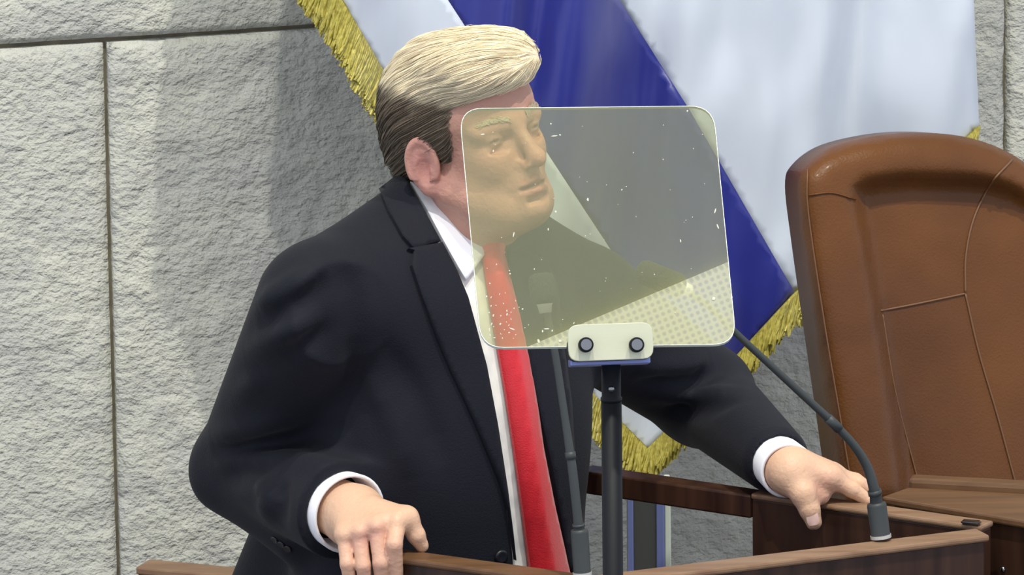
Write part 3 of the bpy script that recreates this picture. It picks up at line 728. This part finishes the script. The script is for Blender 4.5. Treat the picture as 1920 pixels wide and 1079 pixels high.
# --- head frame: forward, his right side, up
def rot(axis, ang):
    return np.array(Matrix.Rotation(ang, 3, Vector(axis)))
YAW = math.radians(42)
Hf = np.array([math.sin(YAW), -math.cos(YAW), 0]); Hs = np.array([-math.cos(YAW), -math.sin(YAW), 0]); Hu = np.array([0, 0, 1.0])
Rr = rot((0, 1, 0), math.radians(-10))@rot(tuple(Hs), math.radians(7))
Hf, Hs, Hu = Rr@Hf, Rr@Hs, Rr@Hu
HR = np.stack([Hf, Hs, Hu], 1)             # columns
HS = 1.05
HO = P(893, 274, .03)
def hloc(Q): return ((Q-HO)@HR)/HS
def hw_(f, s, u): return HO+HR@(np.array([f, s, u])*HS)
def head_local(q):
    m_ = q.copy(); m_[:, 1] = np.abs(m_[:, 1])*(1+.17*np.clip(q[:, 0]/.05, 0, 1)*np.clip((.035-q[:, 2])/.06, 0, 1))
    d = ell(m_, (-.014, 0, .046), (.098, .077, .088))
    d = smin(d, ell(m_, (.034, 0, .048), (.055, .064, .052)), .03)
    d = smin(d, ell(m_, (.034, 0, -.032), (.056, .061, .078)), .03)
    d = smin(d, cone(m_, (-.004, .056, -.042), (.058, .026, -.088), .023, .019), .028)
    d = smin(d, ell(m_, (.078, 0, -.089), (.020, .025, .018)), .018)
    d = smin(d, cone(m_, (.032, .046, -.068), (.048, .038, -.080), .024, .022), .02)
    d = smin(d, ell(m_, (.014, 0, -.094), (.050, .046, .024)), .03)
    d = smin(d, ell(m_, (.056, .040, -.018), (.026, .022, .024)), .02)
    d = smax(d, -ell(m_, (.101, .033, .010), (.026, .021, .0135)), .012)
    d = smin(d, cone(m_, (.086, .008, .0255), (.069, .050, .0225), .0110, .0105), .010)
    d = smin(d, ell(m_, (.0725, .033, .0105), (.0128, .0165, .0118)), .004)
    d = smax(d, -cone(m_, (.0885, .023, .0090), (.081, .044, .0080), .0024, .0018), .0012)
    d = smax(d, -cone(m_, (.089, .021, -.004), (.075, .046, -.006), .0028, .0018), .007)
    # nose
    n_ = cone(m_, (.086, 0, .022), (.108, 0, -.020), .0080, .0105)
    n_ = smin(n_, ell(m_, (.111, 0, -.026), (.0135, .0125, .0115)), .008)
    n_ = smin(n_, ell(m_, (.099, .0145, -.030), (.0115, .0075, .0085)), .006)
    d = smin(d, n_, .010)
    d = smax(d, -ell(m_, (.105, .007, -.0385), (.0055, .0035, .0035)), .003)
    # mouth
    d = smin(d, ell(m_, (.074, 0, -.058), (.024, .031, .026)), .016)
    d = smin(d, cone(m_, (.0985, 0, -.0510), (.082, .024, -.0590), .0050, .0035), .006)
    d = smin(d, cone(m_, (.0965, 0, -.0665), (.081, .022, -.0630), .0062, .0040), .006)
    d = smax(d, -cone(m_, (.1030, 0, -.0585), (.088, .0235, -.0610), .0036, .0022), .003)
    d = smax(d, -cone(m_, (.101, .019, -.027), (.083, .038, -.064), .0056, .0032), .010)
    d = smax(d, -cone(m_, (.098, 0, -.0765), (.090, .015, -.0775), .0030, .0020), .010)
    # ear
    e = q.copy(); e[:, 1] = np.abs(e[:, 1])
    R_e = rot((0, 1, 0), .22)@rot((0, 0, 1), -.42)
    c = np.array([-.010, .0835, -.004])
    k = (e-c)@R_e
    er = ell(k, (0, 0, .002), (.0215, .0075, .034))
    er = smin(er, ell(k, (.006, 0, -.028), (.011, .0065, .011)), .008)
    er = smax(er, -ell(k, (.004, .0075, -.002), (.0105, .0075, .0185)), .004)
    tor = np.sqrt((np.sqrt((k[:, 0]/.0200)**2+((k[:, 2]-.006)/.0300)**2)-1)**2*.020**2+(k[:, 1]-.0035)**2)-.0042
    tor = np.where(k[:, 2] < -.016, .02, tor)
    er = smin(er, tor, .004)
    er = smin(er, ell(k, (.013, .002, -.004), (.004, .004, .0075)), .004)
    er = smax(er, -ell(k, (.003, .010, .017), (.0085, .0050, .0055)), .004)
    return smin(d, er, .007)
# --- body joints
NB = P(842, 452, .075)                     # neck base
SHn, SHf = P(600, 572, -.10), P(1108, 590, .20)
rN = line_y(Lr, Vx, 700)                   # left rail under the near hand
yN = rN[1]
ELn = P(450, 866, .10); WRn = P(664, 968, yN+.070)
wF = line_y(Wc, Wl, 1560); yF = wF[1]
ELf = P(1318, 742, .40); WRf = P(1478, 884, yF+.02)
HIP = P(800, 1240, .10)
def near_hand(Q):
    y = yN
    kn = [P(646, 1008, y-.004), P(674, 1002, y-.010), P(706, 991, y-.012), P(745, 982, y-.006)]
    pip = [P(651, 1058, y-.024), P(681, 1062, y-.029), P(714, 1056, y-.031), P(739, 1022, y-.032)]
    tip = [P(660, 1112, y-.017), P(688, 1122, y-.019), P(718, 1120, y-.019), P(744, 1106, y-.019)]
    fr_ = [.0098, .0102, .0108, .0112]
    wr = WRn
    d = cone(Q, wr+(ELn-wr)*.25, wr, .038, .041)
    pal = None
    for a, ra in zip(kn, (.0145, .0145, .0150, .0150)):
        c = cone(Q, wr+(a-wr)*.12, a+np.array([0, .004, .003]), .0290, ra); pal = c if pal is None else smin(pal, c, .016)
    d = smin(d, pal, .02)
    fing = None
    for a, b, c, r in zip(kn, pip, tip, fr_):
        g = smin(cone(Q, a, b, r*1.05, r*.96), cone(Q, b, c, r*.98, r*.82), .003)
        fing = g if fing is None else smin(fing, g, .0010)
    d = smin(d, fing, .0045)
    for a in kn: d = smin(d, np.linalg.norm(Q-(a+np.array([0, -.007, .004])), axis=1)-.0070, .007)
    t0, t1, t2, t3 = P(700, 962, y+.035), P(762, 972, y+.010), P(780, 1004, y+.008), P(791, 1024, y+.012)
    th = smin(cone(Q, t0, t1, .020, .0150), cone(Q, t1, t2, .0145, .0120), .01); th = smin(th, cone(Q, t2, t3, .0120, .0092), .004)
    return smin(d, th, .010)
def far_hand(Q):
    y = yF
    wr = WRf
    kn = [P(1556, 896, y+.012), P(1562, 893, y+.034), P(1560, 890, y+.055), P(1550, 888, y+.075)]
    pip = [P(1598, 919, y+.014), P(1610, 908, y+.037), P(1604, 902, y+.060), P(1590, 899, y+.082)]
    tip = [P(1628, 939, y+.016), P(1642, 926, y+.040), P(1634, 919, y+.064), P(1616, 912, y+.088)]
    fr_ = [.0108, .0108, .0102, .0092]
    d = cone(Q, wr+(ELf-wr)*.25, wr, .031, .0285)
    pal = None
    for a, ra in zip(kn, (.0170, .0165, .0155, .0140)):
        c = cone(Q, wr+(a-wr)*.15, a, .0240, ra); pal = c if pal is None else smin(pal, c, .018)
    d = smin(d, pal, .02)
    fing = None
    for a, b, c, r in zip(kn, pip, tip, fr_):
        g = smin(cone(Q, a, b, r*1.2, r), cone(Q, b, c, r, r*.80), .004)
        fing = g if fing is None else smin(fing, g, .002)
    d = smin(d, fing, .008)
    t0, t1, t2, t3 = P(1490, 898, y+.008), P(1506, 926, y-.010), P(1518, 956, y-.016), P(1526, 980, y-.018)
    th = smin(cone(Q, t0, t1, .024, .0165), cone(Q, t1, t2, .0160, .0140), .01); th = smin(th, cone(Q, t2, t3, .0142, .0110), .004)
    d = smin(d, th, .010)
    return smin(d, ell(Q, P(1532, 930, y+.008), (.018, .014, .014)), .012)
def near(Q, c, r): return np.linalg.norm(Q-c, axis=1) < r
def part_eval(Q, c, r, fn):
    """evaluate fn only near c; elsewhere a safe lower bound"""
    dist = np.linalg.norm(Q-c, axis=1); out = dist-r*.62; mk = dist < r
    if mk.any(): out[mk] = fn(Q[mk])
    return out
def neck(Q):
    a = hw_(-.022, 0, -.04)
    d = cone(Q, a, NB, .060, .066)
    b = hw_(.006, 0, -.085)
    return smin(d, cone(Q, b, NB+np.array([.03, -.035, .0]), .038, .046), .04)
def body(Q):
    d = part_eval(Q, HO, .24, lambda q: head_local(hloc(q))*HS)
    d = smin(d, neck(Q), .018)
    tor = smin(cone(Q, NB, HIP, .085, .12), cone(Q, SHn+(SHf-SHn)*.08, SHn+(SHf-SHn)*.92, .030, .030), .03)
    d = smin(d, tor, .03)
    d = smin(d, cone(Q, SHn, ELn, .030, .030), .01); d = smin(d, cone(Q, ELn, WRn+(ELn-WRn)*.2, .036, .028), .01)
    d = smin(d, cone(Q, SHf, ELf, .030, .030), .01); d = smin(d, cone(Q, ELf, WRf+(ELf-WRf)*.2, .036, .028), .01)
    hN = P(700, 1010, yN); hF = P(1550, 910, yF+.03)
    d = smin(d, part_eval(Q, hN, .17, near_hand), .006)
    d = smin(d, part_eval(Q, hF, .19, far_hand), .006)
    foot = np.array([HIP[0], HIP[1], .10])
    for s in (-1, 1):
        h = HIP+np.array([.09*s*.8, -.07*s, 0]); k = np.array([h[0]+.02*s, h[1]-.03, .50]); an = np.array([h[0]+.03*s, h[1]+.02, .09])
        d = smin(d, cone(Q, h, k, .075, .05), .03); d = smin(d, cone(Q, k, an, .05, .035), .02)
    return d
# --- torso, jacket and shirt volumes
TY = math.radians(40)
Tf = np.array([math.sin(TY), -math.cos(TY), 0]); Ts = np.array([-math.cos(TY), -math.sin(TY), 0]); Tz = np.array([0, 0, 1.0])
TR = np.stack([Ts, Tf, Tz], 1)
def torso(Q):
    d = ell(Q, P(838, 690, .08), (.212, .148, .25), TR)
    d = smin(d, ell(Q, P(826, 960, .08), (.205, .168, .30), TR), .10)
    d = smin(d, ell(Q, P(812, 1240, .10), (.215, .172, .24), TR), .10)
    d = smin(d, cone(Q, P(650, 572, -.06), P(1040, 574, .19), .080, .078), .07)
    d = smin(d, cone(Q, P(770, 440, .05), P(620, 548, -.06), .062, .066), .05)
    d = smin(d, cone(Q, P(900, 440, .10), P(1080, 560, .18), .055, .070), .05)
    d = smin(d, cone(Q, P(640, 880, .20), P(530, 1290, .24), .085, .125), .06)
    return d
def sleeves_near(Q):
    d = cone(Q, SHn, ELn, .086, .060)
    d = smin(d, np.linalg.norm(Q-P(432, 884, .10), axis=1)-.046, .02)
    d = smin(d, cone(Q, ELn, WRn+(ELn-WRn)*.10, .060, .068), .02)
    d = smin(d, cone(Q, P(428, 898, .09), P(572, 992, .01), .042, .052), .03)
    return d
def sleeves_far(Q):
    d = cone(Q, SHf, ELf, .085, .068)
    d = smin(d, cone(Q, ELf, WRf+(ELf-WRf)*.16, .066, .047), .03)
    return d
axN = nrm(WRn-ELn); capN = WRn-axN*.030
axF = nrm(WRf-ELf); capF = WRf-axF*.034
def jacket0(Q):
    n_ = sleeves_near(Q); n_ = smax(n_, (Q-capN)@axN, .004)
    f_ = sleeves_far(Q); f_ = smax(f_, (Q-capF)@axF, .004)
    d = smin(torso(Q), n_, .022)
    d = smin(d, f_, .03)
    return np.maximum(d, .83-Q[:, 2])
# creases: ridges (+) and valleys (-) traced on the cloth
CR = [(+1, .012, [(484, 575), (530, 545), (590, 508)]), (-1, .012, [(478, 612), (540, 580), (620, 520)]),
      (+1, .011, [(462, 668), (530, 628), (606, 590)]), (-1, .012, [(452, 716), (530, 672), (620, 612)]), (+1, .011, [(440, 750), (500, 690), (560, 655)]),
      (+1, .012, [(398, 824), (460, 808), (540, 780)]), (-1, .013, [(392, 850), (470, 838), (560, 822), (640, 800)]), (+1, .013, [(400, 868), (480, 858), (560, 862), (640, 890)]),
      (-1, .009, [(420, 905), (470, 880), (520, 890)]), (+1, .010, [(480, 900), (500, 930), (490, 970)]), (-1, .009, [(520, 905), (530, 940), (520, 985)]),
      (+1, .012, [(1190, 690), (1260, 690), (1330, 680)]), (-1, .011, [(1190, 715), (1270, 715), (1350, 700)]), (+1, .012, [(1230, 735), (1300, 745), (1380, 730)]),
      (-1, .010, [(1240, 765), (1310, 768), (1390, 752)]),
      (-1, .011, [(600, 470), (648, 512), (664, 590), (664, 680), (650, 790), (640, 860)]),
      (+1, .010, [(690, 700), (740, 800), (770, 900)]), (-1, .008, [(720, 640), (790, 760), (830, 880)])]
CR3 = []
for s_, r_, pts in CR:
    pp = spline(pts, 7); CR3.append((s_, r_, cast(pp, jacket0)))
def creases(Q, d):
    for s_, r_, X in CR3:
        c = X.mean(0); R_ = np.linalg.norm(X-c, axis=1).max()+.05; mk = near(Q, c, R_)
        if not mk.any(): continue
        q = Q[mk]; g = np.full(len(q), 9.0); wt = np.zeros(len(q))
        for i in range(len(X)-1):
            ab = X[i+1]-X[i]; t = np.clip(((q-X[i])@ab)/(ab@ab), 0, 1); k = np.linalg.norm(q-X[i]-t[:, None]*ab, axis=1)
            wt = np.where(k < g, np.interp(i+t, [0, 1.5, 4.5, 6], [.15, 1, 1, .15]), wt); g = np.minimum(g, k)
        d[mk] = d[mk]-s_*wt*r_*.95*np.exp(-(g/.0165)**2)
    return d
LIN = [(760, 338), (790, 392), (820, 454), (846, 505), (869, 559), (904, 686), (925, 799), (943, 918), (957, 996), (962, 1060), (968, 1130)]
RIN = [(1072, 1130), (1062, 1070), (1030, 880), (1000, 740), (978, 640), (956, 540), (942, 470), (930, 425), (880, 380)]
OPEN = np.array(LIN+RIN, float)
def jacket(Q):
    t = torso(Q); d = jacket0(Q); d = creases(Q, d)
    mk = (np.abs(d) < .06) & (Q[:, 1] < .35)
    if mk.any():
        q = Q[mk]; p2 = poly2d(pix(q), OPEN)/SP
        cut = np.maximum(p2, -(t[mk]+.010))
        d[mk] = smax(d[mk], -cut, .002)
    # neck hole
    d = smax(d, -cone(Q, NB+nrm(HO-NB)*(-.02), NB+nrm(HO-NB)*.12, .073, .080), .006)
    # sleeves are hollow at the cuffs
    d = smax(d, -cone(Q, capN-axN*.035, capN+axN*.05, .050, .057), .004)
    d = smax(d, -cone(Q, capF-axF*.04, capF+axF*.05, .036, .040), .004)
    return d
nba = nrm(HO-NB)
def shirt(Q):
    d = torso(Q)+.0055+.025*np.clip(poly2d(pix(Q), OPEN)/SP/.02, 0, 1)*(Q[:, 2] < NB[2]-.01)
    k = (Q-NB)@nba; rad = np.linalg.norm(Q-NB-k[:, None]*nba, axis=1)
    col = np.abs(rad-(.072+.05*np.clip(.03-k, 0, .1)))-.0035
    col = smax(col, np.abs(k-.012)-.034, .003)
    return np.maximum(smin(d, col, .006), .90-Q[:, 2])

person = None
lo = np.array([-.62, -.35, .0]); hi = np.array([.66, .56, 2.0])
# coarse culling keeps the run short
skin_o, SV = surf_mesh('person', body, [min(ELn[0], -.5)-.12, -.36, .0], [P(1660, 900, .1)[0], .62, HO[2]+.20], .0026, M['skin'])
person = skin_o
tag(person, 'person in dark suit and red tie leaning with both hands on the lectern', 'person')
q = hloc(SV); f_, s_, u_ = q[:, 0], np.abs(q[:, 1]), q[:, 2]
C = np.tile(np.array([.68, .43, .29]), (len(SV), 1))
def blend(C, w_, col): return C*(1-w_[:, None])+np.array(col)*w_[:, None]
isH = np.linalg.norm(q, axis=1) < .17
C[isH] = (.50, .27, .20)  # head skin redder than the hands, and darkened in place of shade
g_ = lambda c, r: np.exp(-(((f_-c[0])/r[0])**2+((s_-c[1])/r[1])**2+((u_-c[2])/r[2])**2))*isH
C = blend(C, .55*g_((.06, .045, -.02), (.03, .03, .03)), (.62, .27, .20))
C = blend(C, .7*g_((-.01, .085, 0), (.03, .02, .045)), (.60, .26, .22))
C = blend(C, .45*g_((.11, 0, -.03), (.02, .02, .02)), (.64, .28, .22))
C = blend(C, .75*g_((.098, .0, -.052), (.016, .028, .005)), (.50, .20, .17))
C = blend(C, .75*g_((.096, .0, -.066), (.016, .026, .006)), (.52, .20, .17))
C = blend(C, .8*g_((.09, .0, -.0590), (.03, .026, .0026)), (.10, .03, .03))
C = blend(C, .8*g_((.085, .033, .0086), (.02, .013, .0022)), (.09, .05, .04))
C = blend(C, .35*g_((.085, .033, -.004), (.02, .016, .006)), (.45, .22, .17))
for P0, R0, w0 in [(P(657, 1018, yN-.01), .012, .5), (P(680, 1010, yN-.02), .013, .6), (P(705, 998, yN-.02), .014, .6), (P(738, 1024, yN-.03), .014, .4), (P(1556, 896, yF), .02, .25), (P(1532, 925, yF), .02, .5), (P(700, 1070, yN-.03), .05, .35)]:
    C = blend(C, w0*np.exp(-np.sum((SV-P0)**2, 1)/R0**2), (.56, .26, .22))
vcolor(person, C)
# shirt, jacket
blo = [P(300, 540, 0)[0], -.42, .80]; bhi = [P(1560, 540, .1)[0], .66, HO[2]+.02]
jk, JV = surf_mesh('jacket', jacket, blo, bhi, .0034, M['suit'], person); jk['label'] = 'dark navy suit jacket'
sh_, _ = surf_mesh('shirt', shirt, [P(520, 540, 0)[0], -.25, .9], [P(1140, 540, .1)[0], .4, HO[2]], .005, M['shirt'], person); sh_['label'] = 'white shirt'
def jk_noopen(Q): return np.minimum(torso(Q), jacket0(Q))
# lapels and collar
lap = [(762, 470), (774, 473), (768, 500), (786, 552), (806, 602), (841, 686), (890, 792), (934, 897), (951, 960), (963, 1050), (958, 1000), (948, 918), (930, 799), (909, 686), (874, 559), (851, 505), (826, 458)]
patch('lapel', lap, jk_noopen, .0065, .007, M['suit'], jk, 8)
colr = [(712, 352), (728, 400), (753, 447), (774, 470), (824, 454), (794, 392), (764, 338), (738, 330)]
patch('collar', colr, lambda Q: smin(jk_noopen(Q), cone(Q, NB, NB+nba*.06, .080, .082), .03), .006, .008, M['suit'], jk, 8)
lap2 = [(1004, 760), (1030, 880), (1060, 1060), (1074, 1100), (1080, 1020), (1072, 880), (1066, 760), (1050, 640), (1040, 540), (1020, 490), (980, 470), (946, 470), (958, 540), (980, 640)]
patch('lapel', lap2, jk_noopen, .0065, .007, M['suit'], jk, 8)
colr2 = [(932, 425), (946, 472), (1012, 486), (1030, 440), (1024, 392), (985, 385)]
patch('collar', colr2, lambda Q: smin(jk_noopen(Q), cone(Q, NB, NB+nba*.06, .080, .082), .03), .005, .008, M['suit'], jk, 8)
# buttons at the near cuff and on the front
for bx_, by_ in ((516, 1012), (528, 1021), (540, 1029)):
    c = cast([(bx_, by_)], jacket); g = grad(jacket, c, .006)[0]
    V, Fc = lathe([(.0055, -.001), (.006, .001), (.0055, .003), (.004, .0025), (.002, .002)], c[0], g, 16); mesh('cuff_button', V, Fc, M['suit_dark'], jk)
c = cast([(938, 1044)], jk_noopen); g = grad(jk_noopen, c, .006)[0]
V, Fc = lathe([(.009, 0), (.010, .002), (.009, .0045), (.006, .004)], c[0]+g*.001, g, 20); mesh('front_button', V, Fc, M['suit_dark'], jk)
# shirt collar wings
wing = [(764, 340), (800, 368), (840, 398), (880, 432), (908, 452), (905, 480), (870, 528), (856, 505), (826, 452), (796, 395)]
csurf = lambda Q: smin(shirt(Q), torso(Q)+.002, .008)
patch('collar_wing', wing, csurf, .007, .006, M['cuff'], sh_, 7)
patch('collar_wing', [(926, 448), (940, 444), (946, 470), (940, 484), (930, 476)], csurf, .006, .005, M['cuff'], sh_, 5)
# tie
tieL = [(902, 476), (908, 520), (918, 580), (930, 652), (945, 740), (960, 840), (975, 950), (990, 1068), (998, 1130)]
tieR = [(1074, 1130), (1061, 1068), (1035, 950), (1014, 840), (1000, 740), (984, 652), (968, 580), (952, 520), (940, 472)]
def tb(V2):
    yv = V2[:, 1]; l = np.interp(yv, [p[1] for p in tieL], [p[0] for p in tieL]); r = np.interp(yv, [p[1] for p in tieR[::-1]], [p[0] for p in tieR[::-1]])
    t = np.clip((V2[:, 0]-l)/(r-l), 0, 1); return .016*np.where(t < .36, t/.36, (1-t)/.64)**.8
tie = patch('tie', tieL+tieR, csurf, .006, .005, M['tie'], person, 8, tb); tie['label'] = 'red silk tie'
kn0 = cast([(920, 462)], csurf)[0]; kn1 = cast([(923, 486)], csurf)[0]
kd = nrm(kn1-kn0)
V, Fc = sweep([kn0-kd*.014, kn0-kd*.006, kn0, kn1, kn1+kd*.012], [.006, .019, .021, .016, .006], 16); mesh('knot', V, Fc, M['tie'], tie)
# shirt cuffs: double cuffs that stand out of the sleeves
def cuffring(name, c, ax, r0, r1, L, mt, flare=None, squash=1.0):
    ax = nrm(ax); N = nrm(np.cross(ax, (0, 0, 1))); B = np.cross(N, ax); V = []; Fc = []; seg = 40
    prof = [(r0, 0), (r1, L), (r1-.0025, L+.0012), (r1-.005, L), (r0-.005, 0)]
    for r, h in prof:
        for k in range(seg):
            a = 2*math.pi*k/seg; e = N*math.cos(a)+B*math.sin(a)*squash
            rr_ = r
            if flare is not None:
                fl_, wd = flare; da = (a-fl_+math.pi) % (2*math.pi)-math.pi; rr_ = r+.022*math.exp(-(da/wd)**2)*(h/L if L else 0)
            V.append(c+ax*h+e*rr_)
    n_ = len(prof)
    for i in range(n_-1):
        for k in range(seg):
            k2 = (k+1) % seg; Fc.append((i*seg+k, i*seg+k2, (i+1)*seg+k2, (i+1)*seg+k))
    return mesh(name, V, Fc, M[mt], sh_)
cuffring('cuff', capN-axN*.030, axN, .0505, .0545, .047, 'cuff', (4.1, .35))
cuffring('cuff', capF-axF*.030, axF, .0365, .0385, .061, 'cuff')
# eyes and brows, nails
for s in (1, -1):
    c = hw_(.0700, .033*s, .0095); V, Fc = lathe([(.0005, -.0115), (.006, -.0098), (.0098, -.006), (.0115, 0), (.0098, .006), (.006, .0098), (.0005, .0115)], c, Hf, 20)
    ey = mesh('eyeball', V, Fc, M['eye_white'], person)
    V, Fc = lathe([(.005, 0), (.0045, .0009), (.001, .0014)], c+Hf*.0107, Hf, 16); mesh('iris', V, Fc, M['iris'], ey)
    t = rng.random(170); b0 = np.stack([.094-.020*t*t, .012+.038*t, .029+.005*np.sin(math.pi*t*.9)+rng.normal(0, .0018, 170)], 1)
    b1 = b0+np.array([.001, .006, .0035])+rng.normal(0, .001, b0.shape); W0 = np.concatenate([b0, b1])*np.array([1, s, 1])*HS@HR.T+HO
    for _ in range(6): W0 = W0-grad(body, W0)*(body(W0)-.0012)[:, None]*.8
    W0, W1 = W0[:170], W0[170:]
    V, Fc = bsweep(np.stack([W0, (W0+W1)/2+Hf*.0006, W1], 1), np.tile(np.array([.0006, .0005, .0002]), (170, 1)), 3)
    eb = mesh('eyebrow', V, Fc, M['brow'], person); eb['kind'] = 'stuff'
def nail(c, ax, nrm_, w_, L):
    ax = nrm(ax); nrm_ = nrm(nrm_-ax*(nrm_@ax)); sd_ = np.cross(ax, nrm_); V = []; Fc = []
    for i in range(6):
        for j in range(7):
            a = (j/6-.5)*2; b = i/5-.5; ww = w_*math.sqrt(max(0.05, 1-(abs(b)*1.6)**4))
            V.append(c+ax*L*b+sd_*ww*a*.5+nrm_*(-.0022*a*a))
    for i in range(5):
        for j in range(6): Fc.append((i*7+j, i*7+j+1, (i+1)*7+j+1, (i+1)*7+j))
    n_ = len(V); V2_ = V+[v-nrm_*.001 for v in V]; mesh('fingernail', V2_, Fc+[tuple(n_+x for x in f[::-1]) for f in Fc], M['nail'], person)
tn = cast([(1524, 974)], body, 8.4)[0]; tg_ = grad(body, tn[None])[0]
nail(tn+tg_*.0008, P(1526, 990, yF)-P(1520, 962, yF), tg_, .0165, .0175)
# --- hair
HPOLY = [(-.20, -.075), (-.055, -.072), (-.030, -.045), (-.027, .010), (-.022, .034), (.000, .040), (.004, .002), (.018, -.004), (.032, .014), (.042, .040), (.052, .058), (.075, .066), (.14, .066), (.16, .25), (-.20, .25)]
def hair_vol(q):
    m_ = q.copy(); m_[:, 1] = np.abs(m_[:, 1])
    d = ell(m_, (-.020, 0, .050), (.110, .0885, .100))
    d = smin(d, ell(m_, (.050, 0, .108), (.064, .074, .036)), .03)
    d = smin(d, ell(m_, (-.095, 0, .000), (.030, .060, .060)), .03)
    d = smin(d, ell(m_, (.076, 0, .092), (.044, .064, .026)), .02)
    p2 = poly2d(q[:, [0, 2]], HPOLY)
    d = smax(d, p2, .010)
    st = vnoise(np.stack([q[:, 0]*14+3, q[:, 1]*30, (q[:, 2]-.25*q[:, 0])*150], -1))*.0014+vnoise(np.stack([q[:, 0]*22, q[:, 1]*60, (q[:, 2]-.2*q[:, 0])*330], -1))*.0008
    return d+st
def hair(Q): return hair_vol(hloc(Q))*HS
ho, HV = surf_mesh('hair', hair, HO-.2, HO+.22, .0024, M['hair'], person); ho['label'] = 'swept blond hair, darker at the sides'
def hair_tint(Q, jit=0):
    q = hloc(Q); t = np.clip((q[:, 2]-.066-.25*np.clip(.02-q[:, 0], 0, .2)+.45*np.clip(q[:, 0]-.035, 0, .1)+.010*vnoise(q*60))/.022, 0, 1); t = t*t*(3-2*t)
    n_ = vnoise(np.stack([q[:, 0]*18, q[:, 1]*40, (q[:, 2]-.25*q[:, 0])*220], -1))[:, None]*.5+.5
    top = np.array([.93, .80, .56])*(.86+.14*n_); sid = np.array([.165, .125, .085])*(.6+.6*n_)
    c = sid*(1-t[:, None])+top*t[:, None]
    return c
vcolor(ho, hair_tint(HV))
seed = HV[rng.choice(len(HV), min(len(HV), 9000), replace=False)]; qs = hloc(seed); seed = seed[(qs[:, 1] > -.085)]
def flow(Q):
    q = hloc(Q); up_ = np.clip((q[:, 2]-.06)/.06, 0, 1)
    d = np.stack([-np.ones(len(q)), (.15+.9*np.clip((q[:, 0]-.03)/.05, 0, 1))*np.ones(len(q)), -.25-.2*(q[:, 0] < -.03)+.25*up_*(q[:, 0] > .02)], 1)
    return d@HR.T
X = seed.copy(); track = []; dirn = flow(X)+rng.normal(0, .06, X.shape)
lift0 = .0008+.0022*rng.random(len(X))**2
for st_ in range(9):
    dd3 = hair(X); G = grad(hair, X, .003); X = X-G*(dd3-lift0*(1+.12*st_))[:, None]
    track.append(X.copy()); v = flow(X)*.8+(dirn)*.2; v -= G*(v*G).sum(1)[:, None]; v /= np.linalg.norm(v, axis=1)[:, None]+1e-9
    X = X+v*.0075
track = np.array(track)                     # (9, N, 3)
V, Fc = bsweep(track.transpose(1, 0, 2), np.tile(np.array([.0002, .0004, .0005, .0005, .0005, .0005, .0004, .0003, .0001]), (track.shape[1], 1)), 3)
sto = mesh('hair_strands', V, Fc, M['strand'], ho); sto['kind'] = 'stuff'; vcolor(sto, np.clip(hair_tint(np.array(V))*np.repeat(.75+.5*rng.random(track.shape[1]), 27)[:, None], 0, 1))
fa = hw_(.085, .0, .125); fp = []
for k in range(46):
    t = rng.random(); st0 = hw_(-.06+.17*t, rng.uniform(-.02, .06), .128-.012*t) if k < 30 else hw_(.105, rng.uniform(-.01, .05), .085+.03*rng.random())
    for _ in range(4): st0 = st0-grad(hair, st0[None])[0]*hair(st0[None])[0]
    dr_ = HR@nrm([rng.uniform(.2, 1.0), rng.uniform(-.3, .3), rng.uniform(.2, .6)]); cu = HR@nrm([rng.uniform(-.6, .3), 0, rng.uniform(-1.2, .1)]); L_ = rng.uniform(.010, .022)
    u7 = np.linspace(0, 1, 7)[:, None]; fp.append(st0+dr_*L_*u7+cu*L_*.9*u7*u7)
V, Fc = bsweep(np.array(fp), np.tile(np.linspace(.00022, .0001, 7), (46, 1)), 3)
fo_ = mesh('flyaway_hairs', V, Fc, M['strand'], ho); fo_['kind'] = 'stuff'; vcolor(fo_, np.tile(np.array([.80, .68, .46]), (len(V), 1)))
# trousers and shoes, out of sight behind the lectern
def trousers(Q):
    d = ell(Q, HIP+np.array([0, 0, -.02]), (.185, .145, .16), TR)
    for s in (-1, 1):
        h = HIP+np.array([.09*s*.8, -.07*s, 0]); k = np.array([h[0]+.02*s, h[1]-.03, .50]); an = np.array([h[0]+.03*s, h[1]+.02, .09])
        d = smin(d, cone(Q, h, k, .105, .085), .02); d = smin(d, cone(Q, k, an-np.array([0, 0, .03]), .085, .085), .03)
    return np.maximum(d, .045-Q[:, 2])
surf_mesh('trousers', trousers, [HIP[0]-.35, HIP[1]-.35, .02], [HIP[0]+.35, HIP[1]+.35, HIP[2]+.2], .012, M['trouser'], person)
for s in (-1, 1):
    h = HIP+np.array([.09*s*.8, -.07*s, 0]); an = np.array([h[0]+.03*s, h[1]+.02, .05])
    def shoe(Q, an=an):
        t = nrm(np.array([Tf[0], Tf[1], 0])); d = cone(Q, an-t*.06, an+t*.16+np.array([0, 0, -.012]), .045, .038)
        d = smin(d, cone(Q, an, an+np.array([0, 0, .05]), .045, .042), .02); return np.maximum(d, .001-Q[:, 2])
    surf_mesh('shoe', shoe, an-np.array([.3, .3, .06]), an+np.array([.3, .3, .15]), .010, M['shoe'], person)
